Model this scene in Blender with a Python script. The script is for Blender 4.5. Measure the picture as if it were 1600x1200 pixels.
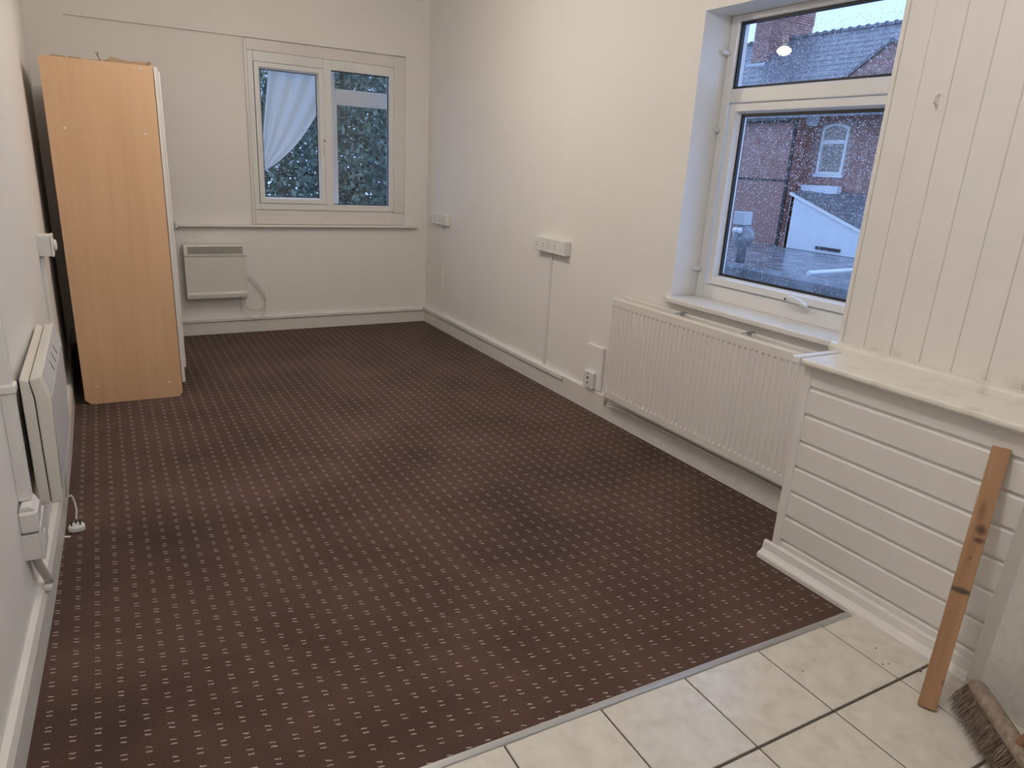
import bpy, bmesh, math, random
from mathutils import Vector, Matrix
random.seed(11)
scene = bpy.context.scene
for o in list(bpy.data.objects):
    bpy.data.objects.remove(o, do_unlink=True)
COL = scene.collection
R = math.radians

# ------------------------------------------------------------------ camera
cam_d = bpy.data.cameras.new('camera')
cam = bpy.data.objects.new('camera', cam_d)
COL.objects.link(cam)
cam_d.sensor_width = 36.0
cam_d.lens = 1082.23 / 1600 * 36
cam_d.clip_start = 0.02
cam_d.clip_end = 300
rt = Vector((0.867418, -0.494602, 0.054357))
up = Vector((0.103803, 0.286714, 0.952376))
fw = Vector((0.486632, 0.820465, -0.300043))
m = Matrix((rt, up, -fw)).transposed().to_4x4()
m.translation = Vector((-2.561, -6.015, 1.45))
cam.matrix_world = m
scene.camera = cam

# ------------------------------------------------------------------ world, exposure
world = bpy.data.worlds.new('dusk_sky')
scene.world = world
world.use_nodes = True
bg = world.node_tree.nodes['Background']
bg.inputs[0].default_value = (0.34, 0.50, 0.86, 1)
bg.inputs[1].default_value = 2.0
scene.view_settings.view_transform = 'Standard'
scene.view_settings.look = 'None'
scene.view_settings.gamma = 1.0
scene.view_settings.use_curve_mapping = False
scene.view_settings.exposure = 0.16
BULB_1 = 350.0      # living area bulb radiance
FILL_RAD = 62.0      # radiance of the unseen fill globe added above the tiles
BULB_COL = (1.0, 0.89, 0.76)
FILL_COL = (1.0, 0.945, 0.90)

# ------------------------------------------------------------------ materials
def mat(name, col=(0.8, 0.8, 0.8), rough=0.5, metal=0.0, spec=0.5):
    ma = bpy.data.materials.new(name)
    ma.use_nodes = True
    b = ma.node_tree.nodes['Principled BSDF']
    b.inputs['Base Color'].default_value = (*col, 1)
    b.inputs['Roughness'].default_value = rough
    b.inputs['Metallic'].default_value = metal
    b.inputs['Specular IOR Level'].default_value = spec
    return ma

def N(ma, t, **kw):
    n = ma.node_tree.nodes.new(t)
    for k, v in kw.items():
        if k in n.inputs:
            n.inputs[k].default_value = v
        else:
            setattr(n, k, v)
    return n

def L(ma, a, b):
    ma.node_tree.links.new(a, b)

def coords(ma, scale=(1, 1, 1), rot=(0, 0, 0), kind='Object'):
    tc = N(ma, 'ShaderNodeTexCoord')
    mp = N(ma, 'ShaderNodeMapping')
    mp.inputs['Scale'].default_value = scale
    mp.inputs['Rotation'].default_value = rot
    L(ma, tc.outputs[kind], mp.inputs['Vector'])
    return mp.outputs['Vector']

def ramp(ma, fac, stops):
    r = N(ma, 'ShaderNodeValToRGB')
    e = r.color_ramp.elements
    while len(e) < len(stops):
        e.new(0.5)
    for i, (p, c) in enumerate(stops):
        e[i].position = p
        e[i].color = (*c, 1)
    L(ma, fac, r.inputs['Fac'])
    return r.outputs['Color']

def noise_mat(name, c1, c2, scale, rough=0.5, sc=(1, 1, 1), detail=4, bump=0.0, bscale=None, metal=0.0, lo=0.3, hi=0.7, spec=0.5):
    ma = mat(name, c1, rough, metal, spec)
    b = ma.node_tree.nodes['Principled BSDF']
    v = coords(ma, sc)
    n = N(ma, 'ShaderNodeTexNoise', Scale=scale, Detail=detail)
    L(ma, v, n.inputs['Vector'])
    L(ma, ramp(ma, n.outputs['Fac'], [(lo, c1), (hi, c2)]), b.inputs['Base Color'])
    if bump:
        n2 = N(ma, 'ShaderNodeTexNoise', Scale=bscale or scale, Detail=5)
        L(ma, v, n2.inputs['Vector'])
        bp = N(ma, 'ShaderNodeBump', Strength=bump, Distance=0.01)
        L(ma, n2.outputs['Fac'], bp.inputs['Height'])
        L(ma, bp.outputs['Normal'], b.inputs['Normal'])
    return ma

M = {}
M['paint'] = noise_mat('wall_paint', (0.86, 0.835, 0.80), (0.88, 0.855, 0.82), 1.5, 0.55, bump=0.12, bscale=6)
M['ceiling'] = mat('ceiling_paint', (0.88, 0.87, 0.85), 0.7)
M['gloss'] = noise_mat('gloss_trim', (0.80, 0.77, 0.73), (0.74, 0.71, 0.66), 9, 0.32, lo=0.45, hi=0.85)
M['ledge'] = noise_mat('ledge_gloss', (0.80, 0.77, 0.70), (0.62, 0.56, 0.47), 14, 0.22, lo=0.55, hi=0.9)
M['panel'] = noise_mat('panel_paint', (0.79, 0.76, 0.72), (0.75, 0.715, 0.67), 5, 0.38, lo=0.4, hi=0.8)
ma = noise_mat('panel_paint_stained', (0.79, 0.76, 0.72), (0.75, 0.715, 0.67), 5, 0.38, lo=0.4, hi=0.8)
b = ma.node_tree.nodes['Principled BSDF']
src = b.inputs['Base Color'].links[0].from_socket
tc = N(ma, 'ShaderNodeTexCoord')
sx = N(ma, 'ShaderNodeSeparateXYZ')
L(ma, tc.outputs['Object'], sx.inputs[0])
mr = N(ma, 'ShaderNodeMapRange')
mr.inputs[1].default_value = 0.92
mr.inputs[2].default_value = 0.865
L(ma, sx.outputs[2], mr.inputs[0])
ns_ = N(ma, 'ShaderNodeTexNoise', Scale=22.0, Detail=6.0)
L(ma, tc.outputs['Object'], ns_.inputs['Vector'])
rs_ = N(ma, 'ShaderNodeMapRange')
rs_.inputs[1].default_value = 0.48
rs_.inputs[2].default_value = 0.72
L(ma, ns_.outputs['Fac'], rs_.inputs[0])
ml = N(ma, 'ShaderNodeMath', operation='MULTIPLY')
L(ma, mr.outputs[0], ml.inputs[0])
L(ma, rs_.outputs[0], ml.inputs[1])
mx = N(ma, 'ShaderNodeMix', data_type='RGBA')
L(ma, ml.outputs[0], mx.inputs[0])
L(ma, src, mx.inputs[6])
mx.inputs[7].default_value = (0.58, 0.49, 0.39, 1)
L(ma, mx.outputs[2], b.inputs['Base Color'])
M['panel_stained'] = ma
M['pvc'] = mat('upvc_white', (0.80, 0.80, 0.79), 0.3)
M['plastic'] = mat('white_plastic', (0.80, 0.79, 0.76), 0.35)
M['ivory'] = mat('ivory_enamel', (0.76, 0.73, 0.67), 0.35)
M['rad'] = mat('radiator_enamel', (0.78, 0.75, 0.70), 0.4)
M['grey_face'] = mat('heater_front', (0.62, 0.61, 0.62), 0.45)
M['backing'] = mat('backing_sheet_grey', (0.55, 0.52, 0.48), 0.5)
M['dark'] = mat('dark_slot', (0.03, 0.028, 0.026), 0.8)
M['gasket'] = mat('black_gasket', (0.02, 0.022, 0.026), 0.5)
M['chrome'] = mat('chrome', (0.7, 0.7, 0.72), 0.2, 1.0)
M['brass'] = mat('brass_pin', (0.5, 0.42, 0.25), 0.35, 1.0)
M['strip'] = noise_mat('aluminium_strip', (0.52, 0.52, 0.52), (0.66, 0.66, 0.66), 40, 0.33, sc=(1, 30, 1), metal=0.9)
M['screed'] = noise_mat('dark_grout', (0.075, 0.062, 0.05), (0.13, 0.11, 0.09), 30, 0.9)
M['bristle'] = noise_mat('coir_bristle', (0.14, 0.10, 0.07), (0.28, 0.21, 0.155), 40, 0.8)
M['broomwood'] = noise_mat('worn_grey_wood', (0.20, 0.145, 0.105), (0.36, 0.29, 0.225), 9, 0.75, sc=(6, 6, 6), bump=0.3)
M['handlewood'] = noise_mat('broom_handle_wood', (0.36, 0.19, 0.10), (0.45, 0.26, 0.15), 20, 0.6)
M['card'] = mat('torn_cardboard', (0.42, 0.29, 0.19), 0.8)
M['twig'] = mat('thin_wire', (0.16, 0.12, 0.09), 0.7)
M['cable'] = mat('grey_flex', (0.62, 0.58, 0.53), 0.5)
M['render'] = noise_mat('white_render', (0.74, 0.78, 0.82), (0.68, 0.72, 0.77), 2, 0.7)
M['felt'] = noise_mat('wet_roof_felt', (0.09, 0.10, 0.115), (0.30, 0.32, 0.35), 2.5, 0.25, bump=0.3, bscale=20)
M['slate'] = noise_mat('wet_slate', (0.10, 0.105, 0.12), (0.20, 0.21, 0.235), 5, 0.32)
M['rooftile'] = noise_mat('grey_roof_tile', (0.13, 0.135, 0.15), (0.22, 0.225, 0.25), 5, 0.4)
M['mortar'] = noise_mat('mortar', (0.36, 0.31, 0.29), (0.46, 0.41, 0.39), 9, 0.9)
M['leaf'] = noise_mat('leaf_green', (0.09, 0.13, 0.085), (0.24, 0.29, 0.21), 1.8, 0.3, lo=0.35, hi=0.7)
M['bark'] = mat('bark', (0.05, 0.045, 0.04), 0.9)
M['galv'] = mat('galvanised', (0.42, 0.45, 0.48), 0.35, 0.7)
M['drain'] = mat('black_pipe', (0.03, 0.032, 0.036), 0.5)
M['room_dark'] = mat('far_room_glass', (0.10, 0.11, 0.12), 0.1)
M['blind'] = mat('far_blind', (0.30, 0.28, 0.26), 0.8)

# bricks: one tone per brick
ma = noise_mat('red_brick', (0.27, 0.125, 0.11), (0.46, 0.265, 0.235), 6.0, 0.7)
M['brick'] = ma
# carpet
ma = mat('brown_loop_carpet', (0.06, 0.035, 0.028), 0.95, 0, 0.15)
b = ma.node_tree.nodes['Principled BSDF']
tc = N(ma, 'ShaderNodeTexCoord')
sx = N(ma, 'ShaderNodeSeparateXYZ')
wob = N(ma, 'ShaderNodeTexNoise', Scale=70.0, Detail=1.0)
L(ma, tc.outputs['Object'], wob.inputs['Vector'])
wv = N(ma, 'ShaderNodeVectorMath', operation='MULTIPLY_ADD')
wv.inputs[1].default_value = (0.006, 0.006, 0)
L(ma, wob.outputs['Color'], wv.inputs[0])
L(ma, tc.outputs['Object'], wv.inputs[2])
L(ma, wv.outputs[0], sx.inputs[0])
def mth(op, a, bb=None, c=None):
    n = N(ma, 'ShaderNodeMath', operation=op)
    for i, v in enumerate((a, bb, c)):
        if v is None:
            continue
        if isinstance(v, (int, float)):
            n.inputs[i].default_value = v
        else:
            L(ma, v, n.inputs[i])
    return n.outputs[0]
fu = mth('FRACT', mth('DIVIDE', mth('ADD', sx.outputs[0], 10.0 + 0.006), 0.0555))
fv = mth('FRACT', mth('DIVIDE', mth('ADD', sx.outputs[1], 10.0 - 0.012), 0.0605))
du = mth('ABSOLUTE', mth('SUBTRACT', fu, 0.5))
v2 = mth('ADD', fv, mth('MULTIPLY', mth('SUBTRACT', fu, 0.5), 0.25))
dv = mth('ABSOLUTE', mth('SUBTRACT', mth('ABSOLUTE', mth('SUBTRACT', v2, 0.5)), 0.13))
inu = mth('LESS_THAN', du, 0.13)
inv = mth('LESS_THAN', dv, 0.034)
fleck = mth('MULTIPLY', inu, inv)
gr = N(ma, 'ShaderNodeTexNoise', Scale=260.0, Detail=3.0)
L(ma, tc.outputs['Object'], gr.inputs['Vector'])
big = N(ma, 'ShaderNodeTexNoise', Scale=2.2, Detail=3.0)
L(ma, tc.outputs['Object'], big.inputs['Vector'])
wear = mth('ADD', mth('MULTIPLY', gr.outputs['Fac'], 0.6), mth('MULTIPLY', big.outputs['Fac'], 0.55))
cbase = ramp(ma, wear, [(0.36, (0.042, 0.024, 0.018)), (0.80, (0.145, 0.088, 0.067))])
mx = N(ma, 'ShaderNodeMix', data_type='RGBA')
fade = mth('MULTIPLY', fleck, mth('ADD', 0.10, mth('MULTIPLY', gr.outputs['Fac'], 1.15)))
L(ma, fade, mx.inputs[0])
L(ma, cbase, mx.inputs[6])
mx.inputs[7].default_value = (0.58, 0.50, 0.43, 1)
L(ma, mx.outputs[2], b.inputs['Base Color'])
bp = N(ma, 'ShaderNodeBump', Strength=0.5, Distance=0.004)
L(ma, gr.outputs['Fac'], bp.inputs['Height'])
L(ma, bp.outputs['Normal'], b.inputs['Normal'])
b.inputs['Sheen Weight'].default_value = 0.08
M['carpet'] = ma
# floor tile
ma = mat('cream_ceramic', (0.66, 0.61, 0.53), 0.2)
b = ma.node_tree.nodes['Principled BSDF']
v = coords(ma)
oi = N(ma, 'ShaderNodeObjectInfo')
va = N(ma, 'ShaderNodeVectorMath', operation='MULTIPLY_ADD')
va.inputs[1].default_value = (1, 1, 1)
L(ma, v, va.inputs[0])
cmb = N(ma, 'ShaderNodeCombineXYZ')
sc_ = N(ma, 'ShaderNodeMath', operation='MULTIPLY')
sc_.inputs[1].default_value = 40
L(ma, oi.outputs['Random'], sc_.inputs[0])
L(ma, sc_.outputs[0], cmb.inputs[0])
L(ma, cmb.outputs[0], va.inputs[2])
n1 = N(ma, 'ShaderNodeTexNoise', Scale=16.0, Detail=8.0, Distortion=0.4)
L(ma, va.outputs[0], n1.inputs['Vector'])
L(ma, ramp(ma, n1.outputs['Fac'], [(0.25, (0.60, 0.55, 0.47)), (0.5, (0.69, 0.65, 0.58)), (0.75, (0.74, 0.71, 0.65))]), b.inputs['Base Color'])
M['tile'] = ma
# wardrobe laminate
ma = mat('beech_laminate', (0.56, 0.33, 0.17), 0.42)
b = ma.node_tree.nodes['Principled BSDF']
v = coords(ma, (9, 9, 0.55))
n1 = N(ma, 'ShaderNodeTexNoise', Scale=2.2, Detail=5.0, Distortion=0.4)
L(ma, v, n1.inputs['Vector'])
L(ma, ramp(ma, n1.outputs['Fac'], [(0.3, (0.68, 0.43, 0.245)), (0.5, (0.73, 0.465, 0.27)), (0.75, (0.76, 0.50, 0.295))]), b.inputs['Base Color'])
M['beech'] = ma
# pine plank (object space: x across, z along, y thickness)
ma = mat('pine_plank', (0.45, 0.23, 0.11), 0.6)
b = ma.node_tree.nodes['Principled BSDF']
v = coords(ma, (30, 30, 1.6))
n1 = N(ma, 'ShaderNodeTexNoise', Scale=1.6, Detail=5.0, Distortion=0.5)
L(ma, v, n1.inputs['Vector'])
base = ramp(ma, n1.outputs['Fac'], [(0.25, (0.32, 0.17, 0.088)), (0.55, (0.42, 0.24, 0.13)), (0.8, (0.49, 0.29, 0.16))])
tc = N(ma, 'ShaderNodeTexCoord')
sx = N(ma, 'ShaderNodeSeparateXYZ')
L(ma, tc.outputs['Object'], sx.inputs[0])
wz = N(ma, 'ShaderNodeTexNoise', Scale=30.0, Detail=3.0)
L(ma, tc.outputs['Object'], wz.inputs['Vector'])
def blob(cx, cz, rx, rz):
    a = mth('DIVIDE', mth('SUBTRACT', sx.outputs[0], cx), rx)
    c = mth('DIVIDE', mth('SUBTRACT', sx.outputs[2], cz), rz)
    d = mth('SQRT', mth('ADD', mth('MULTIPLY', a, a), mth('MULTIPLY', c, c)))
    d = mth('ADD', d, mth('MULTIPLY', mth('SUBTRACT', wz.outputs['Fac'], 0.5), 0.9))
    n = N(ma, 'ShaderNodeMapRange')
    n.inputs[1].default_value = 1.15
    n.inputs[2].default_value = 0.45
    L(ma, d, n.inputs[0])
    return n.outputs[0]
cur = base
for (cx, cz, rx, rz, c, s) in ((0.006, 0.545, 0.016, 0.018, (0.09, 0.04, 0.025), 0.85), (0.008, 0.515, 0.018, 0.010, (0.10, 0.045, 0.028), 0.8),
                               (-0.004, 0.600, 0.012, 0.03, (0.22, 0.10, 0.05), 0.7), (0.0, 0.36, 0.045, 0.010, (0.05, 0.045, 0.042), 0.85),
                               (0.03, 0.635, 0.009, 0.022, (0.72, 0.66, 0.58), 0.8), (0.0, 0.46, 0.005, 0.006, (0.16, 0.07, 0.04), 0.7),
                               (0.02, 0.09, 0.006, 0.010, (0.2, 0.09, 0.05), 0.7)):
    mx = N(ma, 'ShaderNodeMix', data_type='RGBA')
    L(ma, mth('MULTIPLY', blob(cx, cz, rx, rz), s), mx.inputs[0])
    L(ma, cur, mx.inputs[6])
    mx.inputs[7].default_value = (*c, 1)
    cur = mx.outputs[2]
L(ma, cur, b.inputs['Base Color'])
M['pine'] = ma
# marble laminate
ma = mat('marble_laminate', (0.66, 0.63, 0.60), 0.3)
b = ma.node_tree.nodes['Principled BSDF']
v = coords(ma, (1, 1, 1))
n1 = N(ma, 'ShaderNodeTexNoise', Scale=3.0, Detail=8.0, Distortion=1.6)
L(ma, v, n1.inputs['Vector'])
L(ma, ramp(ma, n1.outputs['Fac'], [(0.30, (0.58, 0.55, 0.52)), (0.47, (0.66, 0.63, 0.60)), (0.50, (0.60, 0.57, 0.54)), (0.53, (0.66, 0.63, 0.60)), (0.8, (0.70, 0.67, 0.64))]), b.inputs['Base Color'])
M['marble'] = ma
# glass: fresnel mix of clear and mirror
def glass(name, tint=(1, 1, 1), ior=1.5):
    ma = bpy.data.materials.new(name)
    ma.use_nodes = True
    nt = ma.node_tree
    nt.nodes.remove(nt.nodes['Principled BSDF'])
    out = nt.nodes['Material Output']
    fr = N(ma, 'ShaderNodeFresnel', IOR=ior)
    t = N(ma, 'ShaderNodeBsdfTransparent')
    t.inputs[0].default_value = (*tint, 1)
    g = N(ma, 'ShaderNodeBsdfGlossy', Roughness=0.0)
    g.inputs[0].default_value = (1, 1, 1, 1)
    mx = N(ma, 'ShaderNodeMixShader')
    # reflect only where light meets the glass from the air, never inside the sheet
    geo = N(ma, 'ShaderNodeNewGeometry')
    inv_ = N(ma, 'ShaderNodeMath', operation='SUBTRACT')
    inv_.inputs[0].default_value = 1.0
    L(ma, geo.outputs['Backfacing'], inv_.inputs[1])
    mul = N(ma, 'ShaderNodeMath', operation='MULTIPLY')
    L(ma, fr.outputs[0], mul.inputs[0])
    L(ma, inv_.outputs[0], mul.inputs[1])
    L(ma, mul.outputs[0], mx.inputs[0])
    L(ma, t.outputs[0], mx.inputs[1])
    L(ma, g.outputs[0], mx.inputs[2])
    L(ma, mx.outputs[0], out.inputs['Surface'])
    return ma
M['glass'] = glass('window_glass', (0.97, 0.98, 0.99), 1.45)
ma = bpy.data.materials.new('rain_drop')
ma.use_nodes = True
nt = ma.node_tree
nt.nodes.remove(nt.nodes['Principled BSDF'])
t = N(ma, 'ShaderNodeBsdfTranslucent')
t.inputs[0].default_value = (0.95, 0.95, 0.95, 1)
g = N(ma, 'ShaderNodeBsdfTransparent')
mx = N(ma, 'ShaderNodeMixShader')
mx.inputs[0].default_value = 0.35
L(ma, t.outputs[0], mx.inputs[1])
L(ma, g.outputs[0], mx.inputs[2])
L(ma, mx.outputs[0], nt.nodes['Material Output'].inputs['Surface'])
M['drop'] = ma
# net curtain
ma = bpy.data.materials.new('net_curtain')
ma.use_nodes = True
nt = ma.node_tree
nt.nodes.remove(nt.nodes['Principled BSDF'])
d = N(ma, 'ShaderNodeBsdfDiffuse')
d.inputs[0].default_value = (0.86, 0.84, 0.78, 1)
t = N(ma, 'ShaderNodeBsdfTranslucent')
t.inputs[0].default_value = (0.92, 0.91, 0.86, 1)
mx = N(ma, 'ShaderNodeMixShader')
mx.inputs[0].default_value = 0.55
L(ma, d.outputs[0], mx.inputs[1])
L(ma, t.outputs[0], mx.inputs[2])
L(ma, mx.outputs[0], nt.nodes['Material Output'].inputs['Surface'])
M['curtain'] = ma
def emitter(name, col, s):
    ma = bpy.data.materials.new(name)
    ma.use_nodes = True
    nt = ma.node_tree
    nt.nodes.remove(nt.nodes['Principled BSDF'])
    e = N(ma, 'ShaderNodeEmission', Strength=s)
    e.inputs[0].default_value = (*col, 1)
    L(ma, e.outputs[0], nt.nodes['Material Output'].inputs['Surface'])
    return ma

# ------------------------------------------------------------------ geometry helpers
class MB:
    def __init__(self):
        self.v = []
        self.f = []
    def add(self, vs, fs):
        o = len(self.v)
        self.v += [tuple(p) for p in vs]
        self.f += [tuple(i + o for i in q) for q in fs]
        return self
    def box(self, x0, x1, y0, y1, z0, z1):
        x0, x1 = min(x0, x1), max(x0, x1)
        y0, y1 = min(y0, y1), max(y0, y1)
        z0, z1 = min(z0, z1), max(z0, z1)
        return self.add([(x0, y0, z0), (x1, y0, z0), (x1, y1, z0), (x0, y1, z0), (x0, y0, z1), (x1, y0, z1), (x1, y1, z1), (x0, y1, z1)],
                        [(0, 3, 2, 1), (4, 5, 6, 7), (0, 1, 5, 4), (1, 2, 6, 5), (2, 3, 7, 6), (3, 0, 4, 7)])
    def prism(self, pts, a, b, axis):
        # pts: 2D polygon, extruded from a to b along axis ('x': pts are (y,z); 'y': (x,z); 'z': (x,y))
        n = len(pts)
        def P(p, t):
            return {'x': (t, p[0], p[1]), 'y': (p[0], t, p[1]), 'z': (p[0], p[1], t)}[axis]
        vs = [P(p, a) for p in pts] + [P(p, b) for p in pts]
        fs = [tuple(range(n))[::-1], tuple(range(n, 2 * n))]
        fs += [(i, (i + 1) % n, (i + 1) % n + n, i + n) for i in range(n)]
        return self.add(vs, fs)
    def tube(self, pts, r, n=8, cap=True):
        pts = [Vector(p) for p in pts]
        rs = r if isinstance(r, (list, tuple)) else [r] * len(pts)
        rings = []
        prev = None
        for i, p in enumerate(pts):
            t = (pts[min(i + 1, len(pts) - 1)] - pts[max(i - 1, 0)]).normalized()
            if prev is None:
                a = Vector((0, 0, 1)) if abs(t.z) < 0.9 else Vector((1, 0, 0))
                prev = t.cross(a).normalized()
            prev = (prev - t * prev.dot(t)).normalized()
            w = t.cross(prev)
            rings.append([p + (prev * math.cos(2 * math.pi * k / n) + w * math.sin(2 * math.pi * k / n)) * rs[i] for k in range(n)])
        vs = [q for rg in rings for q in rg]
        fs = []
        for i in range(len(rings) - 1):
            for k in range(n):
                fs.append((i * n + k, i * n + (k + 1) % n, (i + 1) * n + (k + 1) % n, (i + 1) * n + k))
        if cap:
            fs.append(tuple(range(n))[::-1])
            fs.append(tuple((len(rings) - 1) * n + k for k in range(n)))
        return self.add(vs, fs)
    def lathe(self, prof, c=(0, 0, 0), n=20, axis='z'):
        vs = []
        for (r, h) in prof:
            for k in range(n):
                a = 2 * math.pi * k / n
                p = (r * math.cos(a), r * math.sin(a), h)
                if axis == 'x':
                    p = (p[2], p[0], p[1])
                elif axis == 'y':
                    p = (p[0], p[2], p[1])
                vs.append((p[0] + c[0], p[1] + c[1], p[2] + c[2]))
        fs = []
        for i in range(len(prof) - 1):
            for k in range(n):
                fs.append((i * n + k, i * n + (k + 1) % n, (i + 1) * n + (k + 1) % n, (i + 1) * n + k))
        fs.append(tuple(range(n))[::-1])
        fs.append(tuple((len(prof) - 1) * n + k for k in range(n)))
        return self.add(vs, fs)
    def frame(self, plane, u0, u1, z0, z1, w, d0, d1):
        # four bars of a rectangular frame; plane 'x': u is y, depth is x; 'y': u is x, depth is y
        for (a, bb, c, d) in ((u0, u1, z0, z0 + w), (u0, u1, z1 - w, z1), (u0, u0 + w, z0 + w, z1 - w), (u1 - w, u1, z0 + w, z1 - w)):
            if plane == 'x':
                self.box(d0, d1, a, bb, c, d)
            else:
                self.box(a, bb, d0, d1, c, d)
        return self
    def bevframe(self, plane, u0, u1, z0, z1, w, d0, d1):
        # mitred frame whose inner edge slopes back from depth d0 to d1
        o = [(u0, z0), (u1, z0), (u1, z1), (u0, z1)]
        s = 1 if u1 > u0 else -1
        i1 = [(u0 + s * w * 0.72, z0 + w * 0.72), (u1 - s * w * 0.72, z0 + w * 0.72), (u1 - s * w * 0.72, z1 - w * 0.72), (u0 + s * w * 0.72, z1 - w * 0.72)]
        i2 = [(u0 + s * w, z0 + w), (u1 - s * w, z0 + w), (u1 - s * w, z1 - w), (u0 + s * w, z1 - w)]
        mid = d0 + (d1 - d0) * 0.6
        rings = [(o, d1), (o, d0), (i1, d0), (i2, mid), (i2, d1)]
        vs = []
        for rg, d in rings:
            for (u, z) in rg:
                vs.append((d, u, z) if plane == 'x' else (u, d, z))
        fs = []
        for k in range(5):
            for j in range(4):
                a, c = k * 4, ((k + 1) % 5) * 4
                fs.append((a + j, a + (j + 1) % 4, c + (j + 1) % 4, c + j))
        return self.add(vs, fs)
    def build(self, name, material, parent=None, bevel=0.0, seg=1, smooth=False, kind=None, origin=None):
        bm = bmesh.new()
        vs = [bm.verts.new(p) for p in self.v]
        for q in self.f:
            try:
                bm.faces.new([vs[i] for i in q])
            except ValueError:
                pass
        bmesh.ops.recalc_face_normals(bm, faces=bm.faces)
        if bevel:
            es = [e for e in bm.edges if len(e.link_faces) == 2 and e.calc_face_angle(0) > 0.5]
            bmesh.ops.bevel(bm, geom=es, offset=bevel, segments=seg, affect='EDGES', clamp_overlap=True)
        org = Vector(origin) if origin is not None else None
        if org is not None:
            bmesh.ops.translate(bm, verts=bm.verts, vec=-org)
        me = bpy.data.meshes.new(name)
        bm.to_mesh(me)
        bm.free()
        return link(name, me, material, parent, smooth, kind, org)

def link(name, me, material, parent=None, smooth=False, kind=None, org=None):
    if material is not None and not me.materials:
        me.materials.append(M[material] if isinstance(material, str) else material)
    if smooth:
        for p in me.polygons:
            p.use_smooth = True
    o = bpy.data.objects.new(name, me)
    COL.objects.link(o)
    if org is not None:
        o.location = org
    if parent is not None:
        o.parent = parent
        o.matrix_parent_inverse = parent.matrix_basis.inverted()
    if kind:
        o['kind'] = kind
    return o

def thing(name, label, cat, loc, group=None, kind=None):
    o = bpy.data.objects.new(name, None)
    COL.objects.link(o)
    o.empty_display_size = 0.05
    o.location = loc
    return tag(o, label, cat, group, kind)

def tag(o, label=None, cat=None, group=None, kind=None):
    if label: o['label'] = label
    if cat: o['category'] = cat
    if group: o['group'] = group
    if kind: o['kind'] = kind
    return o

def B(*a):
    return MB().box(*a)

# ================================================================== ROOM SHELL
YR = -8.2            # wall behind the camera
CZ = 2.76            # ceiling height
XT = -3.12

prof = [(0.0, -2.886), (-0.4, -2.872), (-0.8, -2.856), (-1.5, -2.840), (-2.3, -2.836), (-3.1, -2.841), (-3.66, -2.856), (-4.33, -2.886), (-5.0, -2.918), (-6.0, -2.96), (-8.2, -3.05)]
def wall_x(y):
    for (ya, xa), (yb, xb) in zip(prof, prof[1:]):
        if yb <= y <= ya:
            t = (y - ya) / (yb - ya)
            return xa + (xb - xa) * t
    return prof[0][1] if y > 0 else prof[-1][1]

# floor: screed with ceramic tiles set in it
floor = B(XT, 0.2, YR - 0.1, 0.2, -0.12, -0.004).build('floor', 'screed', kind='structure')
tag(floor, 'cream ceramic tiled kitchen floor with dark grout lines', 'floor')
# tile grid (slightly turned against the room)
px, py = 0.3075, 0.302
ang = R(-1.2)
ox, oy = -0.876, -5.103
tm = B(-px / 2 + 0.0026, px / 2 - 0.0026, -py / 2 + 0.0042, py / 2 - 0.0042, -0.010, 0.0)
bm = bmesh.new()
vs = [bm.verts.new(p) for p in tm.v]
for q in tm.f:
    bm.faces.new([vs[i] for i in q])
bmesh.ops.recalc_face_normals(bm, faces=bm.faces)
bmesh.ops.bevel(bm, geom=[e for e in bm.edges], offset=0.0018, segments=1, affect='EDGES')
tile_me = bpy.data.meshes.new('tile')
bm.to_mesh(tile_me)
bm.free()
tile_me.materials.append(M['tile'])
def strip_y(x):      # y of the tile side of the threshold strip
    return -4.828 + (x + 0.42) * (-0.0368)
for j in range(0, 7):
    for i in range(-8, 2):
        lx, ly = (i + 0.5) * px, -(j - 0.5) * py
        wx = ox + lx * math.cos(ang) - ly * math.sin(ang)
        wy = oy + lx * math.sin(ang) + ly * math.cos(ang)
        if wx > -0.28 or wx < -2.95:
            continue
        t = link('tile', tile_me, None, floor)
        t.location = (wx, wy, 0)
        t.rotation_euler = (0, 0, ang)
        if j == 0:
            # cut row beside the threshold
            y1 = strip_y(wx) - 0.002
            y0 = wy - py / 2
            t.scale = (1, (y1 - y0) / py, 1)
            t.location = (wx, (y0 + y1) / 2, 0)

# carpet
pts = [(-0.0, 0.0)]
pts += [(0.0, -4.40), (-0.39, -4.40), (-0.39, strip_y(-0.39) + 0.0185)]
xl = wall_x(-4.75)
pts += [(xl + 0.01, strip_y(xl) + 0.0185)]
for y, x in reversed(prof):
    if y > -4.75:
        pts.append((x, y))
carpet = MB().prism(pts, -0.004, 0.0, 'z').build('carpet', 'carpet')
tag(carpet, 'dark brown fitted carpet with rows of pale double dashes', 'carpet')
# threshold strip
sp = []
xa, xb = -0.385, wall_x(-4.75) + 0.024
th = MB()
for k, (dy, z) in enumerate(((0.018, 0.0), (0.015, 0.0035), (0.003, 0.0055), (-0.006, 0.0035), (-0.009, -0.001))):
    th.v += [(xa, strip_y(xa) + dy, z), (xb, strip_y(xb) + dy, z)]
th.f = [(2 * k, 2 * k + 1, 2 * k + 3, 2 * k + 2) for k in range(4)] + [(0, 2, 4, 6, 8), (1, 9, 7, 5, 3), (0, 8, 9, 1)]
o = th.build('threshold_strip', 'strip')
tag(o, 'silver aluminium threshold strip between carpet and tiles', 'strip')

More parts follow.
